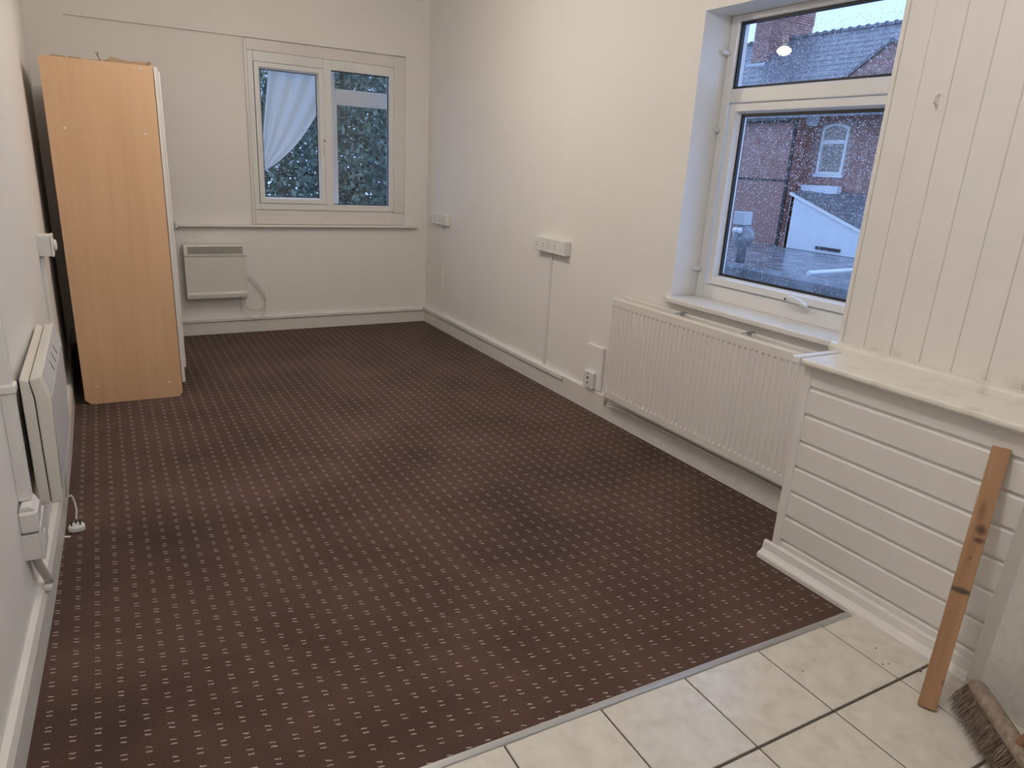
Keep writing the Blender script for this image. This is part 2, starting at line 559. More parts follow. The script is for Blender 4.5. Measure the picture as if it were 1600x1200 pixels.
# left wall (old plaster, slightly bowed)
wl = MB()
for (ya, xa), (yb, xb) in zip(prof, prof[1:]):
    wl.add([(xa, ya, -0.1), (xb, yb, -0.1), (xb, yb, CZ), (xa, ya, CZ)], [(0, 1, 2, 3)])
wl.add([(XT - 0.12, 0.0, -0.1), (XT - 0.12, YR, -0.1), (XT - 0.12, YR, CZ), (XT - 0.12, 0.0, CZ)], [(3, 2, 1, 0)])
bm_ = wl
o = bm_.build('wall_left', 'paint', kind='structure')
tag(o, 'bowed white plaster wall behind the wardrobe and slim heater', 'wall')
# left skirting
sk = MB()
ys = [0.0 - 0.001] + [p[0] for p in prof[1:]]
sec = [(0.0, 0.0), (0.024, 0.0), (0.024, 0.095), (0.016, 0.118), (0.0, 0.122)]
for (ya, xa), (yb, xb) in zip(prof, prof[1:]):
    n = len(sec)
    vs = [(xa + d, ya, z) for d, z in sec] + [(xb + d, yb, z) for d, z in sec]
    sk.add(vs, [(i, (i + 1) % n, (i + 1) % n + n, i + n) for i in range(n)])
o = sk.build('baseboard_left', 'gloss', kind='structure')
tag(o, 'white skirting board running below the slim heater', 'baseboard')

# back wall with a shallow recess and a window opening
wb = MB()
Y1 = 0.10
RX0, RX1, RZ0, RZ1 = -2.655, -0.213, 0.86, 2.270
HX0, HX1, HZ0, HZ1 = -1.492, -0.313, 1.0, 2.182
RY = 0.028
wb.box(XT, RX0, 0, Y1, -0.1, CZ)
wb.box(RX1, 0.24, 0, Y1, -0.1, CZ)
wb.prism([(RX0, 2.258), (RX1, 2.275), (RX1, CZ), (RX0, CZ)], 0, Y1, 'y')
wb.box(RX0, RX1, 0, Y1, -0.1, RZ0)
wb.box(RX0, HX0, RY, Y1, RZ0, RZ1 + 0.02)
wb.box(HX1, RX1, RY, Y1, RZ0, RZ1 + 0.02)
wb.box(HX0, HX1, RY, Y1, HZ1, RZ1 + 0.02)
wb.box(HX0, HX1, RY, Y1, RZ0, HZ0)
# cavity between the two windows
wb.box(-1.75, -1.65, Y1, 0.40, 0.75, 2.5)
wb.box(0.10, 0.20, Y1, 0.40, 0.75, 2.5)
wb.box(-1.75, 0.20, Y1, 0.40, 0.70, 0.80)
wb.box(-1.75, 0.20, Y1, 0.40, 2.40, 2.50)
o = wb.build('wall_back', 'paint', kind='structure')
tag(o, 'white end wall with a shallow recess around the twin casement window', 'wall')
# back skirting
o = MB().prism([(-0.020, 0.0), (0.0, 0.0), (0.0, 0.132), (-0.014, 0.130), (-0.020, 0.118)], -2.86, -0.001, 'x').build('baseboard_back', 'gloss', kind='structure')
tag(o, 'white skirting board under the end wall window', 'baseboard')

# right wall with window opening
WY0, WY1, WZ0, WZ1 = -3.29, -4.62, 0.835, 2.195
WT = 0.26
wr = MB()
wr.box(0, WT, WY0, 0.10, -0.1, CZ)
wr.box(0, WT, YR, WY1, -0.1, CZ)
wr.box(0, WT, WY1, WY0, -0.1, WZ0 - 0.025)
wr.box(0, WT, WY1, WY0, WZ1, CZ)
o = wr.build('wall_right', 'paint', kind='structure')
tag(o, 'long white wall with sockets, radiator and rain spotted window', 'wall')
o = MB().prism([(-0.020, 0.0), (0.0, 0.0), (0.0, 0.147), (-0.012, 0.145), (-0.020, 0.135)], -4.40, -0.02, 'y').build('baseboard_right', 'gloss', kind='structure')
tag(o, 'white skirting board running below the radiator', 'baseboard')
# wall behind the camera and ceiling
o = B(XT, WT, YR - 0.1, YR, -0.1, CZ).build('wall_front', 'paint', kind='structure')
tag(o, 'plain white wall at the kitchen end of the room', 'wall')
o = B(XT - 0.12, WT, YR - 0.1, 0.12, CZ, CZ + 0.12).build('ceiling', 'ceiling', kind='structure')
tag(o, 'plain white ceiling with coving', 'ceiling')
# coving
def cove_prof(n=6, s=0.075):
    return [(s * (1 - math.sin(a)), -s * (1 - math.cos(a))) for a in [k * math.pi / 2 / n for k in range(n + 1)]]
cp = cove_prof()
# (distance from wall, drop from ceiling): from (s,0) down to (0,-s)
c1 = [(-d, CZ + z) for d, z in cp] + [(0, CZ)]
o = MB().prism(c1, XT + 0.2, 0.0, 'x').build('trim_1', 'ceiling', kind='structure')
tag(o, 'white coving along the top of the end wall', 'coving')
o = MB().prism([(-d, CZ + z) for d, z in cp] + [(0, CZ)], YR, 0.0, 'y').build('trim_2', 'ceiling', kind='structure')
tag(o, 'white coving along the top of the radiator wall', 'coving')

# ================================================================== END WALL WINDOW
w2 = thing('window_2', 'white twin casement window with net curtain behind, in end wall', 'window', (-0.9, 0.03, 0.88), kind='structure')
arch = MB()
arch.box(-1.513, HX0, 0.008, RY + 0.02, 0.886, 2.256)
arch.box(HX1, RX1, 0.008, RY + 0.02, 0.99, 2.268)
arch.box(HX0, HX1, 0.008, RY + 0.02, HZ1, 2.264)
arch.box(HX0, -0.213, 0.004, RY + 0.02, 0.886, HZ0 - 0.012)
arch.build('architrave', 'gloss', w2, bevel=0.003)
fr = MB()
fr.box(HX0, -1.448, 0.012, 0.085, HZ0, HZ1)
fr.box(-0.351, HX1, 0.012, 0.085, HZ0, HZ1)
fr.box(-0.912, -0.847, 0.012, 0.085, HZ0, HZ1)
fr.box(-1.448, -0.912, 0.012, 0.085, HZ0, 1.052)
fr.box(-0.847, -0.351, 0.012, 0.085, HZ0, 1.050)
fr.box(-1.448, -0.912, 0.012, 0.085, 2.108, HZ1)
fr.box(-0.847, -0.351, 0.012, 0.085, 2.106, HZ1)
fr.build('frame', 'pvc', w2, bevel=0.004)
sash = MB().bevframe('y', -1.445, -0.915, 1.055, 2.105, 0.046, 0.004, 0.06).build('sash', 'pvc', w2)
MB().frame('y', -1.400, -0.960, 1.100, 2.060, 0.006, 0.042, 0.050).build('gasket', 'gasket', sash)
B(-1.402, -0.958, 0.05, 0.054, 1.098, 2.062).build('pane', 'glass', w2)
MB().frame('y', -0.847, -0.351, 1.050, 2.106, 0.006, 0.048, 0.056).build('gasket', 'gasket', w2)
B(-0.849, -0.349, 0.056, 0.060, 1.048, 2.108).build('pane', 'glass', w2)
lk = MB()
lk.box(-0.925, -0.912, -0.012, 0.006, 1.44, 1.58)
hd = lk.build('casement_latch', 'pvc', w2, bevel=0.003)
MB().lathe([(0.006, 0), (0.006, 0.006)], (-0.918, -0.0175, 1.56), 10, 'y').build('keyhole', 'dark', hd)
# outer window (seen through the panes)
of = MB()
OY0, OY1 = 0.30, 0.36
of.frame('y', -1.65, 0.10, 0.80, 2.40, 0.05, OY0, OY1)
of.box(-0.845, -0.735, OY0, OY1, 0.85, 2.35)
of.box(-0.735, 0.05, OY0, OY1, 1.885, 1.995)
outer = of.build('outer_frame', 'pvc', w2, bevel=0.006)
MB().bevframe('y', -0.735, 0.05, 0.85, 1.885, 0.020, 0.305, 0.35).build('outer_sash', 'pvc', outer)
B(-1.60, -0.845, 0.332, 0.336, 0.85, 2.35).build('outer_pane', 'glass', w2)
B(-0.735, 0.05, 0.332, 0.336, 0.85, 1.885).build('outer_pane', 'glass', w2)
B(-0.735, 0.05, 0.332, 0.336, 1.995, 2.35).build('outer_pane', 'glass', w2)
MB().prism([(-0.052, 0.866), (0.01, 0.862), (0.03, 0.862), (0.03, 0.884), (-0.045, 0.886), (-0.052, 0.880)], -2.70, -0.108, 'x').build('window_sill', 'gloss', w2, bevel=0.002)
# curtain swagged to the left between the two windows
cu = MB()
nu, nv = 60, 26
for iu in range(nu + 1):
    u = iu / nu
    p0 = (-1.25 + 0.55 * u, 2.36)
    p2 = (-1.385 + 0.03 * u, 1.30 + 0.04 * (1 - u))
    p1 = (-1.33 + 0.45 * u ** 1.2, 1.85 - 0.25 * u)
    for iv in range(nv + 1):
        t = iv / nv
        x = (1 - t) ** 2 * p0[0] + 2 * t * (1 - t) * p1[0] + t * t * p2[0]
        z = (1 - t) ** 2 * p0[1] + 2 * t * (1 - t) * p1[1] + t * t * p2[1]
        y = 0.20 + 0.028 * (1 - 0.55 * t) * math.sin(u * 24 + 0.8 * math.sin(3 * t)) * (0.35 + 0.65 * (1 - u)) + 0.03 * t
        cu.v.append((x, y, z))
for iu in range(nu):
    for iv in range(nv):
        a = iu * (nv + 1) + iv
        cu.f.append((a, a + 1, a + nv + 2, a + nv + 1))
o = cu.build('net_curtain', 'curtain', smooth=True)
tag(o, 'white net curtain swept aside behind the casement window glass', 'curtain')

# ================================================================== RAIN SPOTTED WINDOW
w1 = thing('window_1', 'white frame window with rain drops overlooking brick houses', 'window', (0.2, -3.95, 0.84), kind='structure')
FX = 0.170
fr = MB()
fr.box(FX, 0.245, -3.345, WY0 - 0.001, WZ0, WZ1)
fr.box(FX, 0.245, WY1, -4.565, WZ0, WZ1)
fr.box(FX, 0.245, -4.565, -3.345, WZ0, 0.915)
fr.box(FX, 0.245, -4.565, -3.345, 2.165, WZ1)
fr.box(FX, 0.245, -4.565, -3.345, 1.800, 1.866)
fr.build('frame', 'pvc', w1, bevel=0.005)
sash = MB().bevframe('x', -4.555, -3.378, 0.921, 1.794, 0.046, 0.156, 0.225).build('sash', 'pvc', w1)
MB().frame('x', -4.512, -3.420, 0.964, 1.750, 0.013, 0.190, 0.206).build('gasket', 'gasket', sash)
B(0.206, 0.210, -4.516, -3.416, 0.962, 1.752).build('pane', 'glass', w1)
MB().frame('x', -4.566, -3.344, 1.865, 2.166, 0.013, 0.186, 0.204).build('gasket', 'gasket', w1)
B(0.206, 0.210, -4.567, -3.343, 1.864, 2.167).build('pane', 'glass', w1)
MB().prism([(-0.040, 0.815), (0.19, 0.812), (0.19, 0.838), (-0.034, 0.841), (-0.040, 0.835)], -4.62, -3.295, 'y').build('window_sill', 'gloss', w1, bevel=0.002)
B(-0.040, 0.0, -3.3, -3.268, 0.813, 0.841).build('sill_horn', 'gloss', w1, bevel=0.002)
hd = MB()
hd.box(0.135, 0.156, -3.945, -3.905, 0.922, 0.950)
hd.prism([(-3.905, 0.936), (-3.945, 0.952), (-3.985, 0.946), (-4.03, 0.928), (-4.025, 0.916), (-3.985, 0.926), (-3.94, 0.926)], 0.112, 0.137, 'x')
h = hd.build('window_handle', 'pvc', w1, bevel=0.003)
MB().lathe([(0.005, 0), (0.005, 0.003)], (0.109, -3.917, 0.937), 10, 'x').build('keyhole', 'dark', h)
# rain drops on the outside of the panes
rd = MB()
rr = random.Random(5)
def drop(y, z, r):
    n, o = 7, 0.2102
    s = rr.uniform(1.0, 1.5)
    vs = [(o, y + r * math.cos(2 * math.pi * k / n), z + s * r * math.sin(2 * math.pi * k / n)) for k in range(n)]
    vs += [(o + r * 0.55, y + 0.6 * r * math.cos(2 * math.pi * k / n), z - 0.1 * r + s * 0.6 * r * math.sin(2 * math.pi * k / n)) for k in range(n)]
    vs.append((o + r * 0.75, y, z - 0.15 * r))
    rd.add(vs, [(k, (k + 1) % n, (k + 1) % n + n, k + n) for k in range(n)] + [(n + k, n + (k + 1) % n, 2 * n) for k in range(n)] + [tuple(range(n))[::-1]])
for _ in range(10500):
    y, z = rr.uniform(-4.5, -3.42), rr.uniform(0.97, 1.745)
    # fewer drops towards the sheltered lower part
    dens = 0.30 + 0.70 * min(1, max(0, (z - 1.15) / 0.4))
    if rr.random() < dens:
        drop(y, z, rr.choice((0.0007, 0.0009, 0.0011, 0.0014, 0.0017, 0.0021)))
for _ in range(4600):
    y, z = rr.uniform(-4.55, -3.355), rr.uniform(1.87, 2.13)
    if rr.random() < 1.0 - 0.75 * max(0, (z - 2.02) / 0.13):
        drop(y, z, rr.choice((0.0007, 0.0009, 0.0011, 0.0014, 0.0017, 0.0021)))
rd.build('rain_drops', 'drop', w1, smooth=True, kind='stuff')
# catches screwed to the left reveal
for (x0, x1, z, h, lab) in ((0.119, 0.166, 2.03, 0.018, 'small white bracket on window reveal, topmost of three'),
                            (0.138, 0.165, 1.677, 0.018, 'small white bracket on window reveal beside the transom'),
                            (0.114, 0.166, 0.985, 0.016, 'small white bracket on window reveal, lowest of three')):
    o = MB().prism([(x0, z + h * 0.35), (x0 + 0.006, z - h * 0.4), (x1, z - h * 0.6), (x1, z + h * 0.5)], -3.318, WY0, 'y').build('reveal_bracket', 'pvc', bevel=0.002)
    tag(o, lab, 'bracket', 'brackets on the window reveal')

# ================================================================== PANELLED BOXING (right foreground)
pb = thing('wall_panelled', 'white boxed-in panelling with horizontal boards below a ledge and vertical boards above', 'panelling', (-0.2, -5.2, 0.0), kind='structure')
PX = -0.37
YE = -7.2
B(-0.352, -0.002, YE, -4.436, 0.0, 0.818).build('carcass', 'panel', pb)
grooves = [0.830, 0.736, 0.632, 0.524, 0.420, 0.316, 0.209, 0.105, 0.0]
for z1, z0 in zip(grooves, grooves[1:]):
    # tongue and groove board with a rounded, recessed top edge
    MB().prism([(-0.352, z0 + 0.001), (PX, z0 + 0.003), (PX, z1 - 0.016), (PX + 0.004, z1 - 0.011), (PX + 0.010, z1 - 0.009), (PX + 0.010, z1 - 0.001), (-0.352, z1 - 0.001)],
               YE, -4.470, 'y').build('board', 'panel', pb)
B(PX - 0.004, -0.34, -4.470, -4.432, 0.0, 0.818).build('corner_post', 'panel', pb, bevel=0.004)
MB().prism([(-0.412, 0.0), (-0.37, 0.0), (-0.37, 0.070), (-0.380, 0.070), (-0.384, 0.066), (-0.388, 0.036), (-0.396, 0.026), (-0.408, 0.022), (-0.412, 0.016)], YE, -4.405, 'y').build('skirting_moulding', 'gloss', pb)
MB().prism([(-0.418, 0.826), (-0.412, 0.818), (-0.15, 0.818), (-0.15, 0.842), (-0.414, 0.842), (-0.418, 0.838)], YE, -4.445, 'y').build('ledge', 'ledge', pb, bevel=0.0015)
B(-0.425, -0.14, -4.443, -4.412, 0.822, 0.846).build('ledge_end', 'pvc', pb, bevel=0.002)
MB().prism([(-0.188, 0.8422), (-0.15, 0.8422), (-0.15, 0.872), (-0.180, 0.870), (-0.188, 0.860)], YE, -4.385, 'y').build('ledge_bead', 'ledge', pb)
B(-0.138, -0.002, YE, -4.40, 0.845, CZ).build('upper_carcass', 'panel', pb)
B(-0.151, -0.12, -4.412, -4.394, 0.868, CZ).build('upper_edge', 'gloss', pb, bevel=0.003)
yv = [-4.413, -4.502, -4.607, -4.715, -4.825, -4.934, -5.042] + [-5.042 - 0.108 * k for k in range(1, 20)]
for ya, yb in zip(yv, yv[1:]):
    MB().prism([(-0.138, ya), (-0.1475, ya - 0.0005), (-0.150, ya - 0.004), (-0.150, yb + 0.004), (-0.1475, yb + 0.0005), (-0.138, yb)], 0.868, CZ, 'z').build('board', 'panel_stained', pb)
# cup hook on the upper boards
hk = MB().tube([(-0.150, -4.580, 1.747), (-0.160, -4.580, 1.746), (-0.172, -4.581, 1.738), (-0.176, -4.582, 1.722), (-0.168, -4.583, 1.711), (-0.158, -4.583, 1.714)], 0.0022, 6)
tag(hk.build('wall_hook', 'chrome', smooth=True), 'small metal hook screwed into the vertical boards', 'hook')

# ================================================================== RADIATOR
ra = thing('radiator', 'white fluted double panel radiator below the rain spotted window', 'radiator', (-0.06, -3.65, 0.165))
RY0, RY1, RZ0_, RZ1_ = -2.935, -4.375, 0.167, 0.773
fp = MB()
pitch = 0.0333
ny = int((RY0 - RY1) / pitch * 10)
zs = [RZ0_, RZ0_ + 0.012, RZ0_ + 0.048, RZ0_ + 0.060, 0.30, 0.47, 0.62, RZ1_ - 0.058, RZ1_ - 0.046, RZ1_ - 0.012, RZ1_]
fl = [0, 0, 0, 1, 1, 1, 1, 1, 0, 0, 0]
for iy in range(ny + 1):
    y = RY0 + (RY1 - RY0) * iy / ny
    ph = ((RY0 - y) / pitch) % 1.0
    d = 0.0055 * min(1.0, max(0.0, (abs(ph - 0.5) * 2 - 0.30) / 0.30))     # channels between broad ribs
    d = 0.0055 - d
    for k, z in enumerate(zs):
        xr = 0.006 if k in (0, len(zs) - 1) else 0.0
        fp.v.append((-0.100 + d * fl[k] + xr, y, z))
nz = len(zs)
for iy in range(ny):
    for k in range(nz - 1):
        a = iy * nz + k
        fp.f.append((a, a + 1, a + nz + 1, a + nz))
fpo = fp.build('front_panel', 'rad', ra)
so = fpo.modifiers.new('thickness', 'SOLIDIFY')
so.thickness = 0.004
so.offset = -1 if True else 1
B(-0.090, -0.084, RY1, RY0, RZ0_ + 0.004, RZ1_ - 0.004).build('water_way', 'rad', ra)
rp = B(-0.034, -0.022, RY1 + 0.02, RY0 - 0.02, RZ0_ + 0.01, RZ1_ + 0.005).build('rear_panel', 'rad', ra, bevel=0.004)
B(-0.082, -0.036, RY1 + 0.03, RY0 - 0.03, 0.24, 0.735).build('convector_fins', 'ivory', ra)
for y in (-3.448, -3.889):
    cl = MB()
    cl.tube([(-0.092, y + 0.012, 0.778), (-0.06, y, 0.786), (-0.028, y - 0.004, 0.784)], 0.0035, 6)
    cl.box(-0.066, -0.054, y - 0.014, y + 0.006, 0.772, 0.787)
    cl.build('bracket_clip', 'galv', ra)
va_ = MB()
va_.tube([(-0.066, -2.925, 0.215), (-0.066, -2.915, 0.19), (-0.066, -2.915, 0.11)], 0.009, 10)
va_.lathe([(0.013, 0.0), (0.014, 0.012), (0.013, 0.028), (0.008, 0.032)], (-0.066, -2.915, 0.135), 12)
va_.build('valve', 'gloss', ra, smooth=True)
MB().tube([(-0.066, -2.915, 0.115), (-0.060, -2.925, 0.106), (-0.046, -2.96, 0.112), (-0.038, -3.10, 0.118), (-0.034, -3.6, 0.120), (-0.034, -4.40, 0.122)], 0.0075, 8).build('pipe', 'gloss', ra, smooth=True)

# ================================================================== SOCKETS AND TRUNKING (right wall)
def faceplate(parent, ya, yb, z0, z1, xf, double=True):
    # one moulded plate on the box front; ya is the end nearer the corner
    pl = B(xf - 0.008, xf, yb, ya, z0, z1).build('faceplate', 'plastic', parent, bevel=0.003)
    w = ya - yb
    cs = (0.25, 0.75) if double else (0.5,)
    for c in cs:
        yc = ya - w * c
        zc = (z0 + z1) / 2 - 0.004
        pin = MB()
        pin.box(xf - 0.009, xf - 0.006, yc - 0.0022, yc + 0.0022, zc + 0.004, zc + 0.013)
        pin.box(xf - 0.009, xf - 0.006, yc + 0.007, yc + 0.014, zc - 0.012, zc - 0.008)
        pin.box(xf - 0.009, xf - 0.006, yc - 0.014, yc - 0.007, zc - 0.012, zc - 0.008)
        pin.build('pin_slots', 'dark', pl)
        B(xf - 0.012, xf - 0.006, yc + 0.016, yc + 0.025, zc + 0.008, zc + 0.024).build('rocker', 'plastic', pl, bevel=0.001)
sk_ = thing('double_socket', 'white surface mounted socket box close to the end wall corner', 'socket', (0, -0.33, 0.93))
B(-0.036, 0.0, -0.515, -0.165, 0.930, 1.022).build('back_box', 'plastic', sk_, bevel=0.004)
faceplate(sk_, -0.167, -0.340, 0.931, 1.021, -0.036)
faceplate(sk_, -0.341, -0.513, 0.931, 1.021, -0.036)
sk_ = thing('double_socket', 'long white bank of sockets midway along the wall, with a narrow switch at one end', 'socket', (0, -2.15, 0.92))
B(-0.042, 0.0, -2.335, -1.968, 0.918, 1.012).build('back_box', 'plastic', sk_, bevel=0.004)
faceplate(sk_, -1.970, -2.116, 0.919, 1.011, -0.042)
faceplate(sk_, -2.118, -2.264, 0.919, 1.011, -0.042)
sp_ = B(-0.050, -0.042, -2.333, -2.266, 0.919, 1.011).build('switch_plate', 'plastic', sk_, bevel=0.003)
B(-0.054, -0.049, -2.312, -2.286, 0.945, 0.985).build('rocker', 'plastic', sp_, bevel=0.0015)
o = B(-0.012, 0, -0.395, -0.377, 0.147, 0.929).build('cable_trunking', 'plastic', bevel=0.002)
tag(o, 'thin white trunking dropping from the socket near the corner', 'trunking', 'wall cable trunking')
o = B(-0.014, 0, -2.140, -2.116, 0.147, 0.917).build('cable_trunking', 'plastic', bevel=0.002)
tag(o, 'white trunking dropping from the long bank of sockets', 'trunking', 'wall cable trunking')
o = B(-0.036, -0.0202, -2.39, -0.022, 0.112, 0.142).build('cable_trunking', 'plastic', bevel=0.003)
tag(o, 'white mini trunking fixed along skirting from corner to below the socket bank', 'trunking', 'wall cable trunking')
o = B(-2.19, -0.040, -0.034, -0.0202, 0.104, 0.130).build('cable_trunking', 'plastic', bevel=0.003)
tag(o, 'white mini trunking fixed along skirting under the end wall window', 'trunking', 'wall cable trunking')
o = B(-0.018, 0, -2.79, -2.625, 0.149, 0.425).build('backing_board', 'paint', bevel=0.003)
tag(o, 'small white board on the wall beside the radiator', 'board')
ss = thing('single_socket', 'small white outlet at the foot of the board beside the radiator', 'socket', (-0.018, -2.69, 0.15))
pl = B(-0.042, -0.0182, -2.737, -2.640, 0.152, 0.256).build('faceplate', 'plastic', ss, bevel=0.004)
for z, r_ in ((0.216, 0.008), (0.184, 0.006)):
    MB().lathe([(r_, 0), (r_, 0.003)], (-0.0435, -2.688, z), 12, 'x').build('outlet_hole', 'dark', pl)
B(-0.0436, -0.041, -2.691, -2.686, 0.236, 0.247).build('slot', 'dark', pl)

# ================================================================== CONVECTOR HEATER ON END WALL
hb = thing('convector_heater', 'white panel heater hung on the end wall below window with looped flex', 'heater', (-1.825, -0.05, 0.31))
X0, X1, Z0, Z1 = -2.055, -1.600, 0.312, 0.736
MB().prism([(-0.020, Z0 + 0.02), (-0.105, Z0), (-0.112, Z0 + 0.035), (-0.100, Z0 + 0.05), (-0.100, Z1 - 0.10), (-0.108, Z1 - 0.082), (-0.096, Z1 - 0.012), (-0.085, Z1), (-0.020, Z1)], X0, X1, 'x').build('body', 'ivory', hb, bevel=0.003)
gr_ = MB().prism([(-0.1075, Z1 - 0.073), (-0.098, Z1 - 0.016), (-0.094, Z1 - 0.017), (-0.1035, Z1 - 0.074)], X0 + 0.028, X1 - 0.022, 'x').build('grille', 'dark', hb)
sl = MB()
nsl = 34
for k in range(nsl):
    x = X0 + 0.032 + (X1 - X0 - 0.062) * k / (nsl - 1)
    sl.prism([(-0.1100, Z1 - 0.074), (-0.1000, Z1 - 0.014), (-0.0970, Z1 - 0.015), (-0.1070, Z1 - 0.075)], x, x + 0.0052, 'x')
sl.build('grille_bars', 'ivory', gr_, kind='stuff')
B(X0 + 0.06, X0 + 0.10, -0.022, 0, Z0 + 0.05, Z1 - 0.05).build('wall_bracket', 'dark', hb)
B(X1 - 0.10, X1 - 0.06, -0.022, 0, Z0 + 0.05, Z1 - 0.05).build('wall_bracket', 'dark', hb)
def smooth_path(pts, n=8):
    out = []
    P = [Vector(p) for p in pts]
    P = [P[0]] + P + [P[-1]]
    for i in range(1, len(P) - 2):
        for k in range(n):
            t = k / n
            a, b_, c, d_ = P[i - 1], P[i], P[i + 1], P[i + 2]
            out.append(0.5 * ((2 * b_) + (c - a) * t + (2 * a - 5 * b_ + 4 * c - d_) * t * t + (3 * b_ - a - 3 * c + d_) * t ** 3))
    out.append(P[-2])
    return out
MB().tube(smooth_path([(-1.60, -0.05, 0.485), (-1.55, -0.05, 0.45), (-1.50, -0.045, 0.385), (-1.455, -0.04, 0.30), (-1.472, -0.042, 0.22), (-1.535, -0.045, 0.186), (-1.60, -0.045, 0.208), (-1.655, -0.05, 0.262), (-1.66, -0.05, 0.32)]), 0.0032, 6).build('flex', 'cable', hb, smooth=True)
MB().tube(smooth_path([(-1.60, -0.04, 0.47), (-1.53, -0.04, 0.40), (-1.47, -0.04, 0.30), (-1.462, -0.042, 0.21), (-1.476, -0.045, 0.155), (-1.539, -0.046, 0.113), (-1.63, -0.046, 0.165), (-1.655, -0.046, 0.226), (-1.65, -0.05, 0.32)]), 0.0028, 6).build('flex', 'cable', hb, smooth=True)

# ================================================================== WARDROBE
WA = R(-2.0)
wd = thing('wardrobe', 'tall beech laminate wardrobe with white doors standing by the end wall', 'wardrobe', (-2.507, -1.555, 0.0))
def wob_(name, mb, material, parent, **k):
    # wardrobe parts are built around the front bottom centre of its end panel
    o = mb.build(name, material, parent, **k)
    o.matrix_parent_inverse = Matrix.Identity(4)
    return o
hw = 0.2555
WD = 1.38
c_ = 0.030
wob_('end_panel', MB().prism([(-hw + c_, 0.0), (hw - 0.02, 0.0), (hw, 0.026), (hw, 1.85), (-hw, 1.85), (-hw, 0.026)], 0.0, 0.018, 'y'), 'beech', wd)
wob_('end_panel', MB().prism([(-hw + c_, 0.0), (hw - 0.02, 0.0), (hw, 0.026), (hw, 1.85), (-hw, 1.85), (-hw, 0.026)], WD - 0.018, WD, 'y'), 'beech', wd)
wob_('top_panel', B(-hw + 0.006, hw - 0.002, 0.018, WD - 0.018, 1.825, 1.843), 'beech', wd)
wob_('bottom_panel', B(-hw + 0.006, hw - 0.002, 0.018, WD - 0.018, 0.072, 0.090), 'beech', wd)
wob_('back_panel', B(-hw + 0.002, -hw + 0.006, 0.018, WD - 0.018, 0.03, 1.845), 'card', wd)
wob_('plinth', B(hw - 0.05, hw - 0.032, 0.018, WD - 0.018, 0.0, 0.072), 'beech', wd)
for ya, yb in ((0.002, WD / 3 - 0.002), (WD / 3 + 0.002, 2 * WD / 3 - 0.002), (2 * WD / 3 + 0.002, WD - 0.002)):
    d_ = wob_('door', B(hw + 0.003, hw + 0.021, ya, yb, 0.088, 1.848), 'gloss', wd, bevel=0.001)
    wob_('raised_panel', B(hw + 0.021, hw + 0.032, ya + 0.002, yb - 0.01, 0.18, 1.826), 'gloss', d_, bevel=0.002)
    kn = MB()
    yk = ya + 0.035 if ya > 0.1 else yb - 0.035
    kn.lathe([(0.006, 0.0), (0.006, 0.014), (0.013, 0.020), (0.014, 0.028), (0.009, 0.032)], (hw + 0.032, yk if ya > 0.1 else 0.26, 0.985), 14, 'x')
    wob_('knob', kn, 'galv', d_, smooth=True)
for (x, z) in ((-0.180, 1.51), (0.190, 1.507), (0.195, 1.83), (-0.187, 0.104), (0.189, 0.094)):
    wob_('screw_cap', MB().lathe([(0.0062, -0.0025), (0.0068, -0.001), (0.0068, 0.002)], (x, 0.0, z), 12, 'y'), 'gloss', wd)
wd.rotation_euler = (0, 0, WA)
# scraps lying on the wardrobe
TZ = 1.8505
def scrap(pts, z0, z1, y0, y1, lab, name, cat, material, tilt=0):
    mb = MB()
    n = len(pts)
    vs = [(x, y0, z) for x, z in pts] + [(x + 0.02, y1, z) for x, z in pts]
    mb.add(vs, [tuple(range(n)), tuple(range(n, 2 * n))[::-1]] + [(i, i + n, (i + 1) % n + n, (i + 1) % n) for i in range(n)])
    tag(mb.build(name, material), lab, cat, 'scraps on top of the wardrobe')
scrap([(-2.72, TZ), (-2.655, TZ), (-2.652, TZ + 0.008), (-2.70, TZ + 0.009)], 0, 0, -1.53, -1.42, 'short torn card strip at the wall end of the wardrobe top', 'card_scrap', 'scrap', 'card')
scrap([(-2.64, TZ), (-2.585, TZ), (-2.583, TZ + 0.007), (-2.63, TZ + 0.009)], 0, 0, -1.53, -1.44, 'short torn card strip beside the wire twist on the wardrobe', 'card_scrap', 'scrap', 'card')
scrap([(-2.60, TZ), (-2.45, TZ), (-2.452, TZ + 0.012), (-2.475, TZ + 0.006)], 0, 0, -1.542, -1.50, 'thin wedge of brown card at the wardrobe top edge', 'card_scrap', 'scrap', 'card')
scrap([(-2.455, TZ), (-2.285, TZ), (-2.270, TZ + 0.021), (-2.283, TZ + 0.017), (-2.36, TZ + 0.013), (-2.445, TZ + 0.026), (-2.452, TZ + 0.022)], 0, 0, -1.548, -1.49, 'long curled strip of pale card on the wardrobe top', 'card_scrap', 'scrap', 'card')
tw = MB().tube([(-2.487, -1.46, TZ + 0.002), (-2.497, -1.47, TZ + 0.024), (-2.508, -1.475, TZ + 0.045)], 0.0022, 5)
tw.tube([(-2.494, -1.468, TZ + 0.018), (-2.500, -1.47, TZ + 0.036), (-2.496, -1.47, TZ + 0.05)], 0.0018, 5)
tag(tw.build('wire_twist', 'twig'), 'forked dark wire twist sticking up from the wardrobe top', 'wire', 'scraps on top of the wardrobe')

# ================================================================== SLIM HEATER ON LEFT WALL
hl = thing('slim_heater', 'white slim electric heater with chamfered grille on the bowed wall', 'heater', (-2.80, -3.2, 0.35))
YN, YF = -3.60, -2.84
